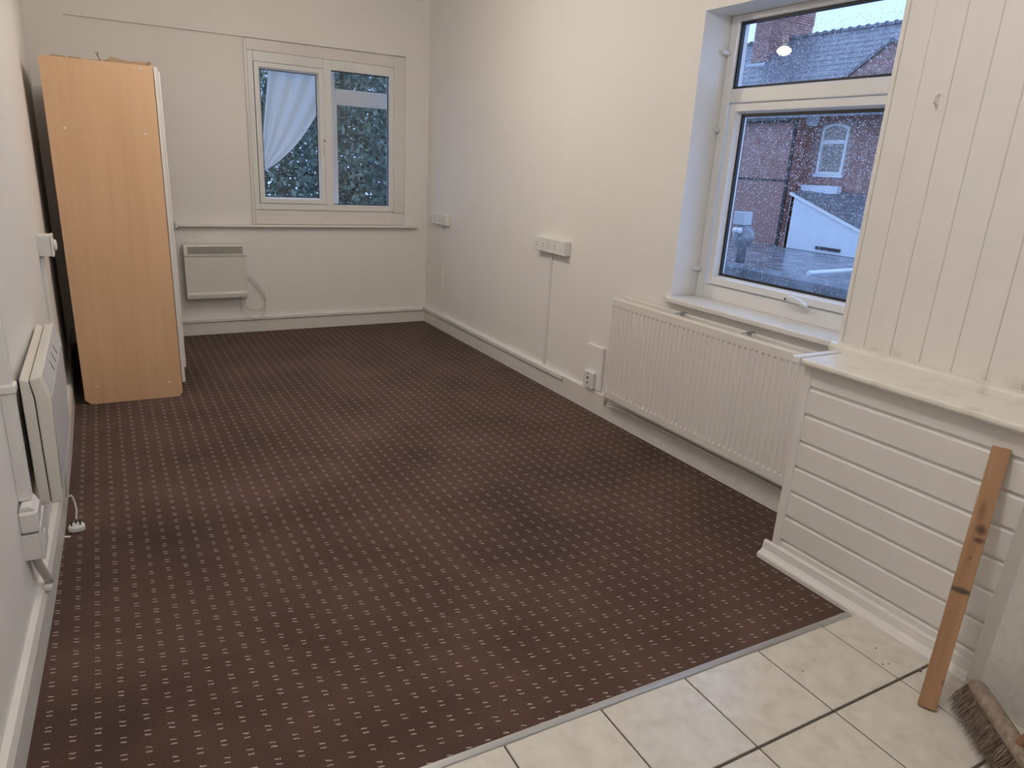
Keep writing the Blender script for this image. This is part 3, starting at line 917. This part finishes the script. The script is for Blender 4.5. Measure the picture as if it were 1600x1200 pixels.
# rear shell and front shell as two mouldings with a dark seam between
MB().prism([(-2.830, 0.354), (-2.800, 0.350), (-2.8005, 0.700), (-2.8085, 0.760), (-2.830, 0.768)], YN, YF, 'y').build('rear_shell', 'ivory', hl, bevel=0.004)
B(-2.815, -2.7965, YN + 0.004, YF - 0.004, 0.358, 0.70).build('seam', 'dark', hl)
MB().prism([(-2.797, 0.350), (-2.768, 0.352), (-2.758, 0.70), (-2.775, 0.770), (-2.8055, 0.762), (-2.797, 0.700)], YN, YF, 'y').build('front_shell', 'ivory', hl, bevel=0.004)
ff = MB().prism([(-2.7660, 0.372), (-2.7640, 0.372), (-2.7555, 0.692), (-2.7580, 0.692)], YN + 0.045, YF - 0.02, 'y').build('front_plate', 'grey_face', hl)
gp = MB().prism([(-2.7590, 0.705), (-2.7560, 0.705), (-2.7725, 0.766), (-2.7755, 0.766)], YN + 0.045, YF - 0.02, 'y').build('grille', 'grey_face', hl)
for k in range(3):
    y = YN + 0.26 + k * 0.11
    MB().prism([(-2.7580, 0.716), (-2.7570, 0.716), (-2.7705, 0.757), (-2.7715, 0.757)], y, y + 0.008, 'y').build('slot', 'dark', gp)
B(-2.849, -2.829, -3.45, -3.38, 0.40, 0.72).build('wall_bracket', 'dark', hl)
B(-2.839, -2.829, -3.05, -2.98, 0.40, 0.72).build('wall_bracket', 'dark', hl)
MB().tube(smooth_path([(-2.785, -3.12, 0.358), (-2.792, -3.11, 0.20), (-2.80, -3.06, 0.125), (-2.785, -3.02, 0.105), (-2.775, -3.04, 0.06), (-2.778, -3.07, 0.03), (-2.782, -3.085, 0.022)]), 0.0038, 7).build('flex', 'cable', hl, smooth=True)
pg = MB().prism([(-2.806, -3.125), (-2.792, -3.140), (-2.762, -3.140), (-2.748, -3.125), (-2.752, -3.098), (-2.768, -3.088), (-2.786, -3.088), (-2.802, -3.098)], 0.001, 0.024, 'z').build('plug', 'plastic', hl, bevel=0.004)
for (x, y) in ((-2.793, -3.118), (-2.764, -3.118), (-2.778, -3.102)):
    B(x - 0.003, x + 0.003, y - 0.002, y + 0.002, 0.022, 0.042).build('pin', 'dark', pg)
tag(MB().prism([(-2.820, -3.16), (-2.800, -3.168), (-2.797, -3.160), (-2.818, -3.152)], 0.0005, 0.004, 'z').build('paper_scrap', 'pvc'), 'tiny white scrap on the carpet near the plug', 'scrap')

# trunking, boxes and switch on the left wall
def onwall(name, lab, cat, ya, yb, z0, z1, d0, d1, material='plastic', bevel=0.004, group=None):
    xw = min(wall_x(ya), wall_x(yb))
    o = B(xw + d0, xw + d1, ya, yb, z0, z1).build(name, material, bevel=bevel)
    return tag(o, lab, cat, group)
ct = thing('wall_conduit', 'wide white conduit rising past the slim heater with a clip band', 'conduit', (wall_x(-3.74), -3.74, 0.445))
xw = wall_x(-3.74) - 0.002
B(xw, xw + 0.034, -3.762, -3.722, 0.444, 2.70).build('channel', 'plastic', ct, bevel=0.003)
B(xw, xw + 0.040, -3.768, -3.716, 0.772, 0.798).build('clip_band', 'plastic', ct, bevel=0.004)
jb = thing('junction_box', 'worn cream junction box under the wide conduit', 'box', (wall_x(-3.76), -3.76, 0.36))
xw = wall_x(-3.80) - 0.003
B(xw, xw + 0.050, -3.805, -3.70, 0.358, 0.428).build('body', 'plastic', jb, bevel=0.008)
MB().prism([(xw + 0.004, 0.428), (xw + 0.046, 0.428), (xw + 0.036, 0.444), (xw + 0.012, 0.444)], -3.80, -3.705, 'y').build('shoulder', 'plastic', jb, bevel=0.003)
so_ = thing('fused_spur', 'cream surface socket hanging directly below the junction box', 'socket', (wall_x(-3.76), -3.76, 0.27))
B(xw, xw + 0.044, -3.80, -3.71, 0.270, 0.354).build('back_box', 'plastic', so_, bevel=0.003)
fp_ = B(xw + 0.044, xw + 0.052, -3.80, -3.655, 0.266, 0.376).build('faceplate', 'plastic', so_, bevel=0.003)
B(xw + 0.051, xw + 0.055, -3.76, -3.73, 0.30, 0.335).build('rocker', 'plastic', fp_, bevel=0.001)
o = MB().tube([(xw + 0.022, -3.765, 0.272), (xw + 0.026, -3.74, 0.22), (xw + 0.036, -3.70, 0.150), (xw + 0.038, -3.69, 0.128)], 0.012, 10)
tag(o.build('cable_sleeve', 'cable', smooth=True), 'short beige cable sleeve from the cream socket down to skirting', 'sleeve')
tag(B(xw + 0.024, xw + 0.046, -3.715, -3.675, 0.108, 0.126).build('cable_clip', 'plastic', bevel=0.003), 'small white cable clip on top of the skirting', 'clip')
sw = thing('wall_switch', 'cream surface mounted switch on the bowed wall beside the wardrobe', 'switch', (wall_x(-2.1), -2.1, 0.935))
xw = wall_x(-2.1)
B(xw - 0.001, xw + 0.052, -2.165, -2.07, 0.935, 1.030).build('back_box', 'plastic', sw, bevel=0.003)
fpl = B(xw + 0.0525, xw + 0.060, -2.168, -2.067, 0.932, 1.033).build('faceplate', 'plastic', sw, bevel=0.003)
MB().lathe([(0.026, 0.0), (0.026, 0.008), (0.018, 0.014)], (xw + 0.060, -2.118, 0.982), 16, 'x').build('dial', 'plastic', fpl, smooth=True)
onwall('cable_trunking', 'white trunking dropping from the cream switch behind the slim heater', 'trunking', -2.140, -2.105, 0.13, 0.934, -0.002, 0.018, group='wall cable trunking')

# ================================================================== LEANING PLANK, SHEETS, BROOM
# plank: built in local space (x across, z along), then leaned on the panelling
pk_w, pk_l, pk_t = 0.047, 0.790, 0.018
pk = MB().box(-pk_w / 2, pk_w / 2, -pk_t / 2, pk_t / 2, 0, pk_l).build('plank', 'pine', bevel=0.0015)
bot = Vector((-0.6165, -5.2215, 0.0))
top = Vector((-0.392, -5.132, 0.758))
az = (top - bot).normalized()
ax = Vector((0.021, -0.041, 0)).normalized()
ax = (ax - az * ax.dot(az)).normalized()
ay = az.cross(ax)
mm = Matrix((ax, ay, az)).transposed().to_4x4()
mm.translation = bot + Vector((0, 0, 0.004))
pk.matrix_world = mm
tag(pk, 'narrow knotty pine plank with a dark smear leaning on the panelling', 'plank')

def sheet(yl, x_bot, x_top, h, th_, name, lab, material, yr=-6.6):
    mb = MB()
    vs = []
    for y in (yl, yr):
        vs += [(x_bot - th_, y, 0.001), (x_bot, y, 0.001), (x_top, y, h), (x_top - th_, y, h)]
    mb.add(vs, [(0, 1, 2, 3), (7, 6, 5, 4), (0, 3, 7, 4), (1, 5, 6, 2), (0, 4, 5, 1), (3, 2, 6, 7)])
    return tag(mb.build(name, material, bevel=0.001), lab, 'sheet')
sheet(-5.222, -0.418, -0.374, 0.79, 0.006, 'backing_sheet', 'plain pale sheet leaning behind the marble effect sheet', 'backing')
sheet(-5.262, -0.428, -0.384, 0.79, 0.006, 'marble_sheet', 'white marble effect wall sheet leaning on the panelling behind the broom', 'marble')

br = thing('broom', 'worn wooden broom with brown coir bristles standing on the tiles', 'broom', (-0.60, -5.36, 0.0))
A0 = Vector((-0.510, -5.272, 0.085))
A1 = Vector((-0.775, -5.597, 0.085))
ad = (A1 - A0).normalized()
an = Vector((ad.y, -ad.x, 0))          # towards the panelling side or away
if an.x > 0:
    an = -an
st = MB()
ns = 26
Lh = (A1 - A0).length
rings = []
for k in range(ns + 1):
    t = k / ns
    e = min(1.0, math.sqrt(max(0.0, 1 - (1 - min(t, 1 - t) / 0.10) ** 2)) if min(t, 1 - t) < 0.10 else 1.0)
    w = 0.004 + 0.021 * e
    hgt = 0.006 + 0.024 * e + 0.006 * math.sin(math.pi * t)
    c = A0 + ad * (Lh * t)
    ring = []
    for q in range(10):
        a = 2 * math.pi * q / 10
        ring.append(c + an * (w * math.cos(a)) + Vector((0, 0, 0.016 + hgt * 0.6 * math.sin(a) - (1 - e) * 0.004)))
    rings.append(ring)
st.v = [tuple(p) for r_ in rings for p in r_]
for k in range(ns):
    for q in range(10):
        st.f.append((k * 10 + q, k * 10 + (q + 1) % 10, (k + 1) * 10 + (q + 1) % 10, (k + 1) * 10 + q))
st.f.append(tuple(range(10))[::-1])
st.f.append(tuple(ns * 10 + q for q in range(10)))
st.build('stock', 'broomwood', br, smooth=True)
bs = MB()
rb = random.Random(9)
for _ in range(2600):
    t = rb.uniform(0.01, 0.99)
    s = rb.uniform(-0.017, 0.017)
    base = A0 + ad * (Lh * t) + an * s + Vector((0, 0, 0.004))
    tip = Vector((base.x, base.y, 0.002)) + an * (s * 0.9 + 0.020 + rb.uniform(-0.010, 0.014)) + ad * rb.uniform(-0.022, 0.022) + Vector((0, 0, rb.uniform(0, 0.014)))
    mid = (base + tip) / 2 + Vector((rb.uniform(-0.006, 0.006), rb.uniform(-0.006, 0.006), 0))
    w = ad * 0.0011
    w2_ = an * 0.0009
    bs.add([base - w, base + w, base + w2_, mid - w, mid + w, mid + w2_, tip], [(0, 1, 4, 3), (1, 2, 5, 4), (2, 0, 3, 5), (3, 4, 6), (4, 5, 6), (5, 3, 6)])
bs.build('bristles', 'bristle', br, kind='stuff')
hc = A0 + ad * (Lh * 0.62) + Vector((0, 0, 0.03))
MB().tube([hc, hc + Vector((0.045, -0.05, 0.16)), hc + Vector((0.235, -0.26, 0.98))], [0.015, 0.013, 0.012], 12).build('handle', 'handlewood', br, smooth=True)

# crumbs of dirt on the tiles
for k, (x, y, r_) in enumerate(((-0.475, -5.118, 0.006), (-0.50, -4.985, 0.003), (-0.555, -5.045, 0.003), (-0.535, -5.052, 0.0025), (-0.82, -4.95, 0.0025))):
    cr = MB().lathe([(r_ * 0.6, 0.0), (r_, r_ * 0.5), (r_ * 0.7, r_ * 1.0), (r_ * 0.2, r_ * 1.2)], (x, y, 0.0003), 7).build('dirt_crumb', 'twig')
    tag(cr, ('largest dark lump of dirt, on the grout line beside the plank', 'dark dirt speck alone on the cut tile by the panelling skirting',
             'dirt speck, slightly bigger of a close pair on the cut tile', 'dirt speck, smaller of a close pair on the cut tile',
             'lone dirt speck on the tile near the threshold strip')[k], 'crumb', 'dirt crumbs on the tiles')

# ================================================================== CEILING BULB AND ADDED FILL GLOBE
def pendant(loc, s, lab):
    p = thing('pendant_lamp', lab, 'lamp', (loc[0], loc[1], CZ))
    MB().lathe([(0.045, 0.0), (0.045, -0.012), (0.015, -0.030)], (loc[0], loc[1], CZ), 20).build('ceiling_rose', 'plastic', p, smooth=True)
    MB().tube([(loc[0], loc[1], CZ - 0.025), (loc[0], loc[1], loc[2] + 0.14)], 0.0035, 8).build('cord', 'plastic', p)
    MB().lathe([(0.012, 0.15), (0.020, 0.14), (0.020, 0.060), (0.017, 0.027)], loc, 16).build('lamp_holder', 'plastic', p, smooth=True)
    pr = [(0.050 * math.sin(a), 0.0 - 0.031 * math.cos(a)) for a in [math.pi * k / 10 for k in range(1, 10)]]
    MB().lathe(pr, loc, 14).build('bulb', emitter('lit_bulb', BULB_COL, s), p, smooth=True)
pendant((-1.43, -2.18, 2.35), BULB_1, 'lit bulb hanging from the ceiling over the carpet')
gl = thing('fill_globe', 'added fill globe, out of view above the kitchen tiles', 'lamp', (-1.9, -5.1, CZ))  # invented light source, added out of view to brighten the near end
MB().lathe([(0.08, 0.0), (0.08, -0.03), (0.06, -0.04)], (-1.9, -5.1, CZ), 20).build('base', 'plastic', gl, smooth=True)
MB().lathe([(0.12 * math.sin(a), -0.15 - 0.12 * math.cos(a)) for a in [math.pi * k / 12 for k in range(1, 11)]], (-1.9, -5.1, CZ), 20).build('globe', emitter('fill_globe_glow', FILL_COL, FILL_RAD), gl, smooth=True)

# ================================================================== OUTSIDE: HOUSES BEYOND THE RAIN SPOTTED WINDOW
BW, BH, BJ = 0.225, 0.075, 0.014
bb = B(0, 0.05, -(BW - BJ) / 2, (BW - BJ) / 2, 0, BH - BJ)
me_b = bpy.data.meshes.new('brick')
me_b.from_pydata(bb.v, [], bb.f)
me_b.materials.append(M['brick'])
def brick_field(x, y0, y1, z0, z1, keep, single=None, depth=0.05):
    """bricks on a wall facing -x; returns joined mesh builder and list of single brick places"""
    mb, singles = MB(), []
    row, z = 0, z0
    rb_ = random.Random(3)
    while z < z1 - 0.01:
        y = y0 + (BW / 2 if row % 2 else 0)
        while y < y1 + BW / 2:
            ya, yb = max(y - (BW - BJ) / 2, y0), min(y + (BW - BJ) / 2, y1)
            if yb - ya > 0.03 and keep(y, z + BH / 2):
                dx = rb_.uniform(-0.004, 0.004)
                if single and single(y, z) and yb - ya > BW - BJ - 0.001:
                    singles.append((x - 0.012 + dx, y, z))
                else:
                    mb.box(x - 0.012 + dx, x + depth, ya, yb, z, z + BH - BJ)
            y += BW
        z += BH
        row += 1
    return mb, singles
ht = thing('brick_house', 'red brick terraced house with slate roof and chimney across the yard', 'house', (16, 9, -0.4))
# left wall
XL, GZ = 14.4, -0.45
B(XL, XL + 0.3, 7.98, 13.0, GZ, 3.18).build('wall', 'mortar', ht)
mb, singles = brick_field(XL, 7.98, 12.0, GZ, 3.12, lambda y, z: True, lambda y, z: y < 10.2 and z < 1.42)
singles = singles[:300]
wallL = mb.build('brickwork', 'brick', ht, kind='stuff')
for s in singles:
    o = link('brick', me_b, None, ht)
    o.location = s
    o.matrix_parent_inverse = ht.matrix_basis.inverted()
# return wall between the two blocks
B(XL, 15.3, 7.93, 7.98, GZ, 3.18).build('wall', 'brick', ht)
# right wall with gable
XR = 15.0
verge = lambda y: min(3.30 + (8.46 - y) * 0.655, 3.30 + (y - 3.3) * 0.655)
MB().prism([(8.0, GZ), (8.0, 3.55), (5.88, 4.95), (3.3, 3.28), (3.3, GZ)], XR, XR + 0.25, 'x').build('wall', 'mortar', ht)
WNY0, WNY1, WNZ0, WNZ1 = 6.655, 7.475, 1.70, 3.03
def keepR(y, z):
    if WNY0 - 0.08 < y < WNY1 + 0.08 and WNZ0 < z < WNZ1 + 0.02:
        return False
    return z < verge(y) - 0.03
mb, _ = brick_field(XR, 4.6, 8.0, GZ, 4.95, keepR)
mb.build('brickwork', 'brick', ht, kind='stuff')
# arched window
win = MB()
y0, y1, z0, z1 = WNY0, WNY1, WNZ0, WNZ1
def archpts(i):
    a = [(y0 + i, z0 + i), (y1 - i, z0 + i)]
    for k in range(0, 9):
        t = k / 8
        y = (y1 - i) + ((y0 + i) - (y1 - i)) * t
        a.append((y, z1 - 0.10 - i + 0.10 * math.sin(math.pi * t)))
    return a
po, pi_ = archpts(0.0), archpts(0.065)
n = len(po)
vs = [(XR - 0.03, *p) for p in po] + [(XR - 0.03, *p) for p in pi_] + [(XR + 0.05, *p) for p in po] + [(XR + 0.05, *p) for p in pi_]
fs = []
for k in range(n):
    q = (k + 1) % n
    fs += [(k, q, n + q, n + k), (2 * n + k, 3 * n + k, 3 * n + q, 2 * n + q), (k, 2 * n + k, 2 * n + q, q), (n + k, n + q, 3 * n + q, 3 * n + k)]
win.add(vs, fs)
win.box(XR - 0.03, XR + 0.05, y0 + 0.06, y1 - 0.06, 2.50, 2.60)
wnd = win.build('window', 'pvc', ht)
MB().prism(pi_, XR + 0.005, XR + 0.012, 'x').build('pane', 'room_dark', wnd)
B(XR - 0.002, XR + 0.003, y0 + 0.12, y1 - 0.12, z0 + 0.08, 2.42).build('blind', 'blind', wnd)
B(XR - 0.06, XR + 0.05, y0 - 0.06, y1 + 0.06, z0 - 0.08, z0 - 0.005).build('stone_sill', 'render', wnd)
# roofs: slates in courses
def slate_roof(y0, y1, x0, z0_, x1, z1_, n, parent, material='slate'):
    mb = MB()
    for k in range(n):
        t0, t1 = k / n, (k + 1) / n + 0.012
        xa, za = x0 + (x1 - x0) * t0, z0_ + (z1_ - z0_) * t0
        xb, zb = x0 + (x1 - x0) * t1, z0_ + (z1_ - z0_) * t1
        w = 0.30
        y = y0 - (w / 2 if k % 2 else 0)
        while y < y1:
            ya, yb = max(y, y0), min(y + w - 0.008, y1)
            if yb > ya:
                h = 0.018
                mb.add([(xa, ya, za + h), (xa, yb, za + h), (xb, yb, zb), (xb, ya, zb), (xa, ya, za - h), (xa, yb, za - h), (xb, yb, zb - 0.04), (xb, ya, zb - 0.04)],
                       [(0, 1, 2, 3), (4, 7, 6, 5), (0, 4, 5, 1), (1, 5, 6, 2), (2, 6, 7, 3), (3, 7, 4, 0)])
            y += w
    return mb.build('roof_slates', material, parent, kind='stuff')
slate_roof(2.0, 20.0, 14.25, 3.16, 18.0, 6.0, 16, ht)
rg = MB()
y = 2.0
while y < 20:
    rg.tube([(18.0, y, 5.99), (18.0, y + 0.26, 5.99)], 0.085, 8)
    rg.tube([(18.0, y + 0.25, 5.99), (18.0, y + 0.30, 5.99)], 0.12, 8)
    y += 0.30
rg.build('ridge_tiles', 'slate', ht, kind='stuff')
# gable roof slopes of the right block
gs = MB()
gs.add([(XR - 0.08, 8.6, 3.23), (XR - 0.08, 5.88, 5.02), (18.4, 5.88, 5.02), (18.4, 8.6, 3.23), (XR - 0.08, 8.6, 3.14), (XR - 0.08, 5.88, 4.93), (18.4, 5.88, 4.93), (18.4, 8.6, 3.14)],
       [(0, 1, 2, 3), (7, 6, 5, 4), (0, 4, 5, 1), (1, 5, 6, 2), (2, 6, 7, 3), (3, 7, 4, 0)])
gs.add([(XR - 0.08, 5.88, 5.02), (XR - 0.08, 3.2, 3.25), (18.4, 3.2, 3.25), (18.4, 5.88, 5.02), (XR - 0.08, 5.88, 4.93), (XR - 0.08, 3.2, 3.16), (18.4, 3.2, 3.16), (18.4, 5.88, 4.93)],
       [(0, 1, 2, 3), (7, 6, 5, 4), (0, 4, 5, 1), (1, 5, 6, 2), (2, 6, 7, 3), (3, 7, 4, 0)])
gs.build('gable_roof', 'slate', ht)
# gutter, downpipe, hopper
gt = MB().tube([(14.20, 8.0, 3.07), (14.20, 13.0, 3.07)], 0.055, 8)
gt.build('gutter', 'drain', ht)
MB().tube([(14.30, 7.88, 3.1), (14.34, 7.88, 2.6), (14.34, 7.88, GZ)], 0.055, 8).build('downpipe', 'drain', ht)
MB().prism([(7.62, 3.28), (7.62, 3.10), (7.70, 2.96), (7.80, 2.96), (7.88, 3.10), (7.88, 3.28)], 14.70, 14.95, 'x').build('hopper', 'render', ht)
B(14.38, 14.40, 8.0, 9.9, 1.43, 1.50).build('string_course', 'drain', ht)
# chimney
cy0 = 11.6
cb = B(16.92, 18.88, cy0 + 0.02, cy0 + 0.64, 4.6, 7.2).build('chimney', 'mortar', ht)
mb = MB()
z, row = 4.9, 0
while z < 7.2:
    d = 0.0 if not (6.45 < z < 6.9) else 0.03
    y = cy0
    off = BW / 2 if row % 2 else 0
    u = -off
    while u < 0.66:
        a, b_ = max(u, 0), min(u + BW - BJ, 0.66)
        if b_ - a > 0.03:
            mb.box(16.9 - d, 16.95, cy0 + a, cy0 + b_, z, z + BH - BJ)
        u += BW
    u = -off
    while u < 2.0:
        a, b_ = max(u, 0.052), min(u + BW - BJ, 2.0)
        if b_ - a > 0.03:
            mb.box(16.9 + a, 16.9 + b_, cy0 - d, cy0 + 0.05, z, z + BH - BJ)
        u += BW
    z += BH
    row += 1
mb.build('chimney_bricks', 'brick', cb, kind='stuff')
MB().prism([(cy0 - 0.12, 5.0), (cy0 - 0.12, 5.12), (cy0 + 0.7, 5.12), (cy0 + 0.7, 5.0)], 16.72, 16.9, 'x').build('flashing', 'galv', cb)
# lean-to with white end wall and tiled roof
lt = thing('lean_to', 'white rendered lean-to with sloping grey tiled roof before the brick house', 'building', (14.4, 6.2, -0.3))
sl_ = lambda y: 1.096 + (y - 7.363) * (1.096 - 0.334) / (7.363 - 5.175)
MB().prism([(7.36, -0.32), (7.36, sl_(7.36)), (4.2, sl_(4.2)), (4.2, -0.32)], 14.0, 14.12, 'x').build('end_wall', 'render', lt)
B(14.0, 14.98, 7.26, 7.37, -0.32, 1.09).build('side_wall', 'render', lt)
MB().prism([(7.40, sl_(7.40)), (7.40, sl_(7.40) + 0.07), (4.1, sl_(4.1) + 0.07), (4.1, sl_(4.1))], 13.95, 14.02, 'x').build('bargeboard', 'pvc', lt)
mb = MB()
ZT = 1.24
def roof_x(y, z):
    f0 = sl_(y) + 0.06
    return 14.02 + 0.96 * max(0.0, min(1.0, (z - f0) / (ZT - f0)))
nrow = 13
for k in range(nrow):
    za, zb = 0.02 + (ZT - 0.02) * k / nrow, 0.02 + (ZT - 0.02) * (k + 1) / nrow
    off = 0.14 if k % 2 else 0.0
    y = 4.2 - off
    while y < 7.36:
        ya, yb = max(y, 4.2), min(y + 0.27, 7.38)
        y += 0.28
        if yb <= ya or sl_(ya) + 0.06 > zb:
            continue
        p = [(roof_x(ya, za), ya, max(za, sl_(ya) + 0.06)), (roof_x(yb, za), yb, max(za, sl_(yb) + 0.06)),
             (roof_x(yb, zb), yb, max(zb, sl_(yb) + 0.06)), (roof_x(ya, zb), ya, max(zb, sl_(ya) + 0.06))]
        t_ = [(p[0][0] - 0.01, p[0][1], p[0][2] + 0.035), (p[1][0] - 0.01, p[1][1], p[1][2] + 0.035), (p[2][0], p[2][1], p[2][2] + 0.01), (p[3][0], p[3][1], p[3][2] + 0.01)]
        mb.add(t_ + [(a, b_, c - 0.05) for a, b_, c in p], [(0, 1, 2, 3), (4, 7, 6, 5), (0, 4, 5, 1), (1, 5, 6, 2), (2, 6, 7, 3), (3, 7, 4, 0)])
mb.build('roof_tiles', 'rooftile', lt, kind='stuff')
MB().prism([(7.73, 1.385), (6.54, 1.40), (6.50, 1.33), (6.50, 1.20), (7.52, 1.14), (7.60, 1.20)], 14.72, 14.92, 'x').build('rooflight_upstand', 'render', lt)
B(13.97, 14.0, 5.55, 6.3, -0.24, -0.16).build('vent_slot', 'drain', lt)
# flat roof in the yard
fr_ = thing('flat_roof', 'wet grey felt flat roof with a raised kerb below the window', 'roof', (10, 4, -0.5))
B(9.15, 14.42, -6.0, 14.0, -0.6, -0.33).build('deck', 'felt', fr_)
MB().prism([(9.00, -0.6), (9.00, -0.36), (9.06, -0.27), (9.16, -0.27), (9.24, -0.33), (9.24, -0.6)], -6.0, 14.0, 'y').build('kerb', 'felt', fr_)
B(1.2, 9.0, -12.0, 14.0, -1.2, -0.95).build('lower_deck', 'felt', fr_)
MB().prism([(-5.0, -0.95), (-5.0, -0.78), (2.35, -0.70), (2.35, -0.95)], 7.2, 8.9, 'x').build('upstand', 'felt', fr_)
MB().tube([(9.2, 2.79, -0.22), (10.75, 2.91, -0.22), (11.6, 2.98, -0.22)], 0.045, 8).build('waste_pipe', 'render', fr_)
vc = thing('roof_vent', 'galvanised roof vent with white cap standing on the flat roof', 'vent', (9.7, 4.98, -0.33))
MB().lathe([(0.10, -0.33), (0.10, 0.0), (0.20, 0.08), (0.24, 0.22), (0.22, 0.36), (0.15, 0.45), (0.10, 0.47)], (9.7, 4.98, 0), 18)  .build('cowl', 'felt', vc, smooth=True)
B(9.55, 9.85, 4.93, 5.22, 0.47, 0.77).build('cap', 'galv', vc, bevel=0.02)
for y in (5.03, 4.91):
    MB().lathe([(0.065, 0), (0.065, 0.05), (0.03, 0.06)], (9.44, y, 0.37), 14, 'x').build('outlet', 'pvc', vc, smooth=True)

# ================================================================== OUTSIDE: TREES BEYOND THE END WALL WINDOW
def tree(loc, r, h, nleaf, seed, lab, zb=0.0):
    t = thing('leafy_tree', lab, 'tree', loc, 'trees beyond the end wall window')
    q = random.Random(seed)
    tr = MB().tube([loc, (loc[0] + 0.1, loc[1], loc[2] + h * 0.5), (loc[0], loc[1] + 0.1, loc[2] + h * 0.85)], [0.13, 0.09, 0.03], 8)
    for k in range(7):
        a = q.uniform(0, 6.28)
        zz = loc[2] + h * q.uniform(0.35, 0.75)
        tr.tube([(loc[0], loc[1], zz), (loc[0] + r * 0.75 * math.cos(a), loc[1] + r * 0.75 * math.sin(a), zz + h * 0.12)], [0.04, 0.012], 6)
    tr.build('trunk', 'bark', t)
    lf = MB()
    for _ in range(nleaf):
        while True:
            x, y, z = q.uniform(-1, 1), q.uniform(-1, 1), q.uniform(-1, 1)
            d = x * x + y * y + z * z
            if 0.15 < d < 1:
                break
        c = Vector((loc[0] + x * r, loc[1] + y * r, loc[2] + h * 0.56 + z * h * 0.47))
        u = Vector((q.gauss(0, 1), q.gauss(0, 1), q.gauss(0, 1))).normalized()
        w = u.cross(Vector((q.gauss(0, 1), q.gauss(0, 1), q.gauss(0, 1)))).normalized()
        s = q.uniform(0.030, 0.058)
        lf.add([c - u * s, c + w * s * 0.5 + u * 0.1 * s, c + u * s, c - w * s * 0.5 + u * 0.1 * s], [(0, 1, 2, 3)])
    lf.build('foliage', 'leaf', t, kind='stuff')
tree((0.35, 4.3, -2.0), 1.45, 5.6, 34000, 1, 'dense dark tree growing straight behind the fixed right pane')
tree((-2.45, 4.8, -2.0), 1.3, 5.0, 16000, 2, 'dark bushy tree growing behind the swept curtain')
tree((2.2, 7.5, -2.0), 1.7, 6.0, 16000, 3, 'taller tree standing farther off toward the corner side')
gd = B(-12, 14.0, 0.6, 30, -2.6, -2.0).build('ground', 'felt', kind='structure')
tag(gd, 'dark ground outside beneath the trees', 'ground')
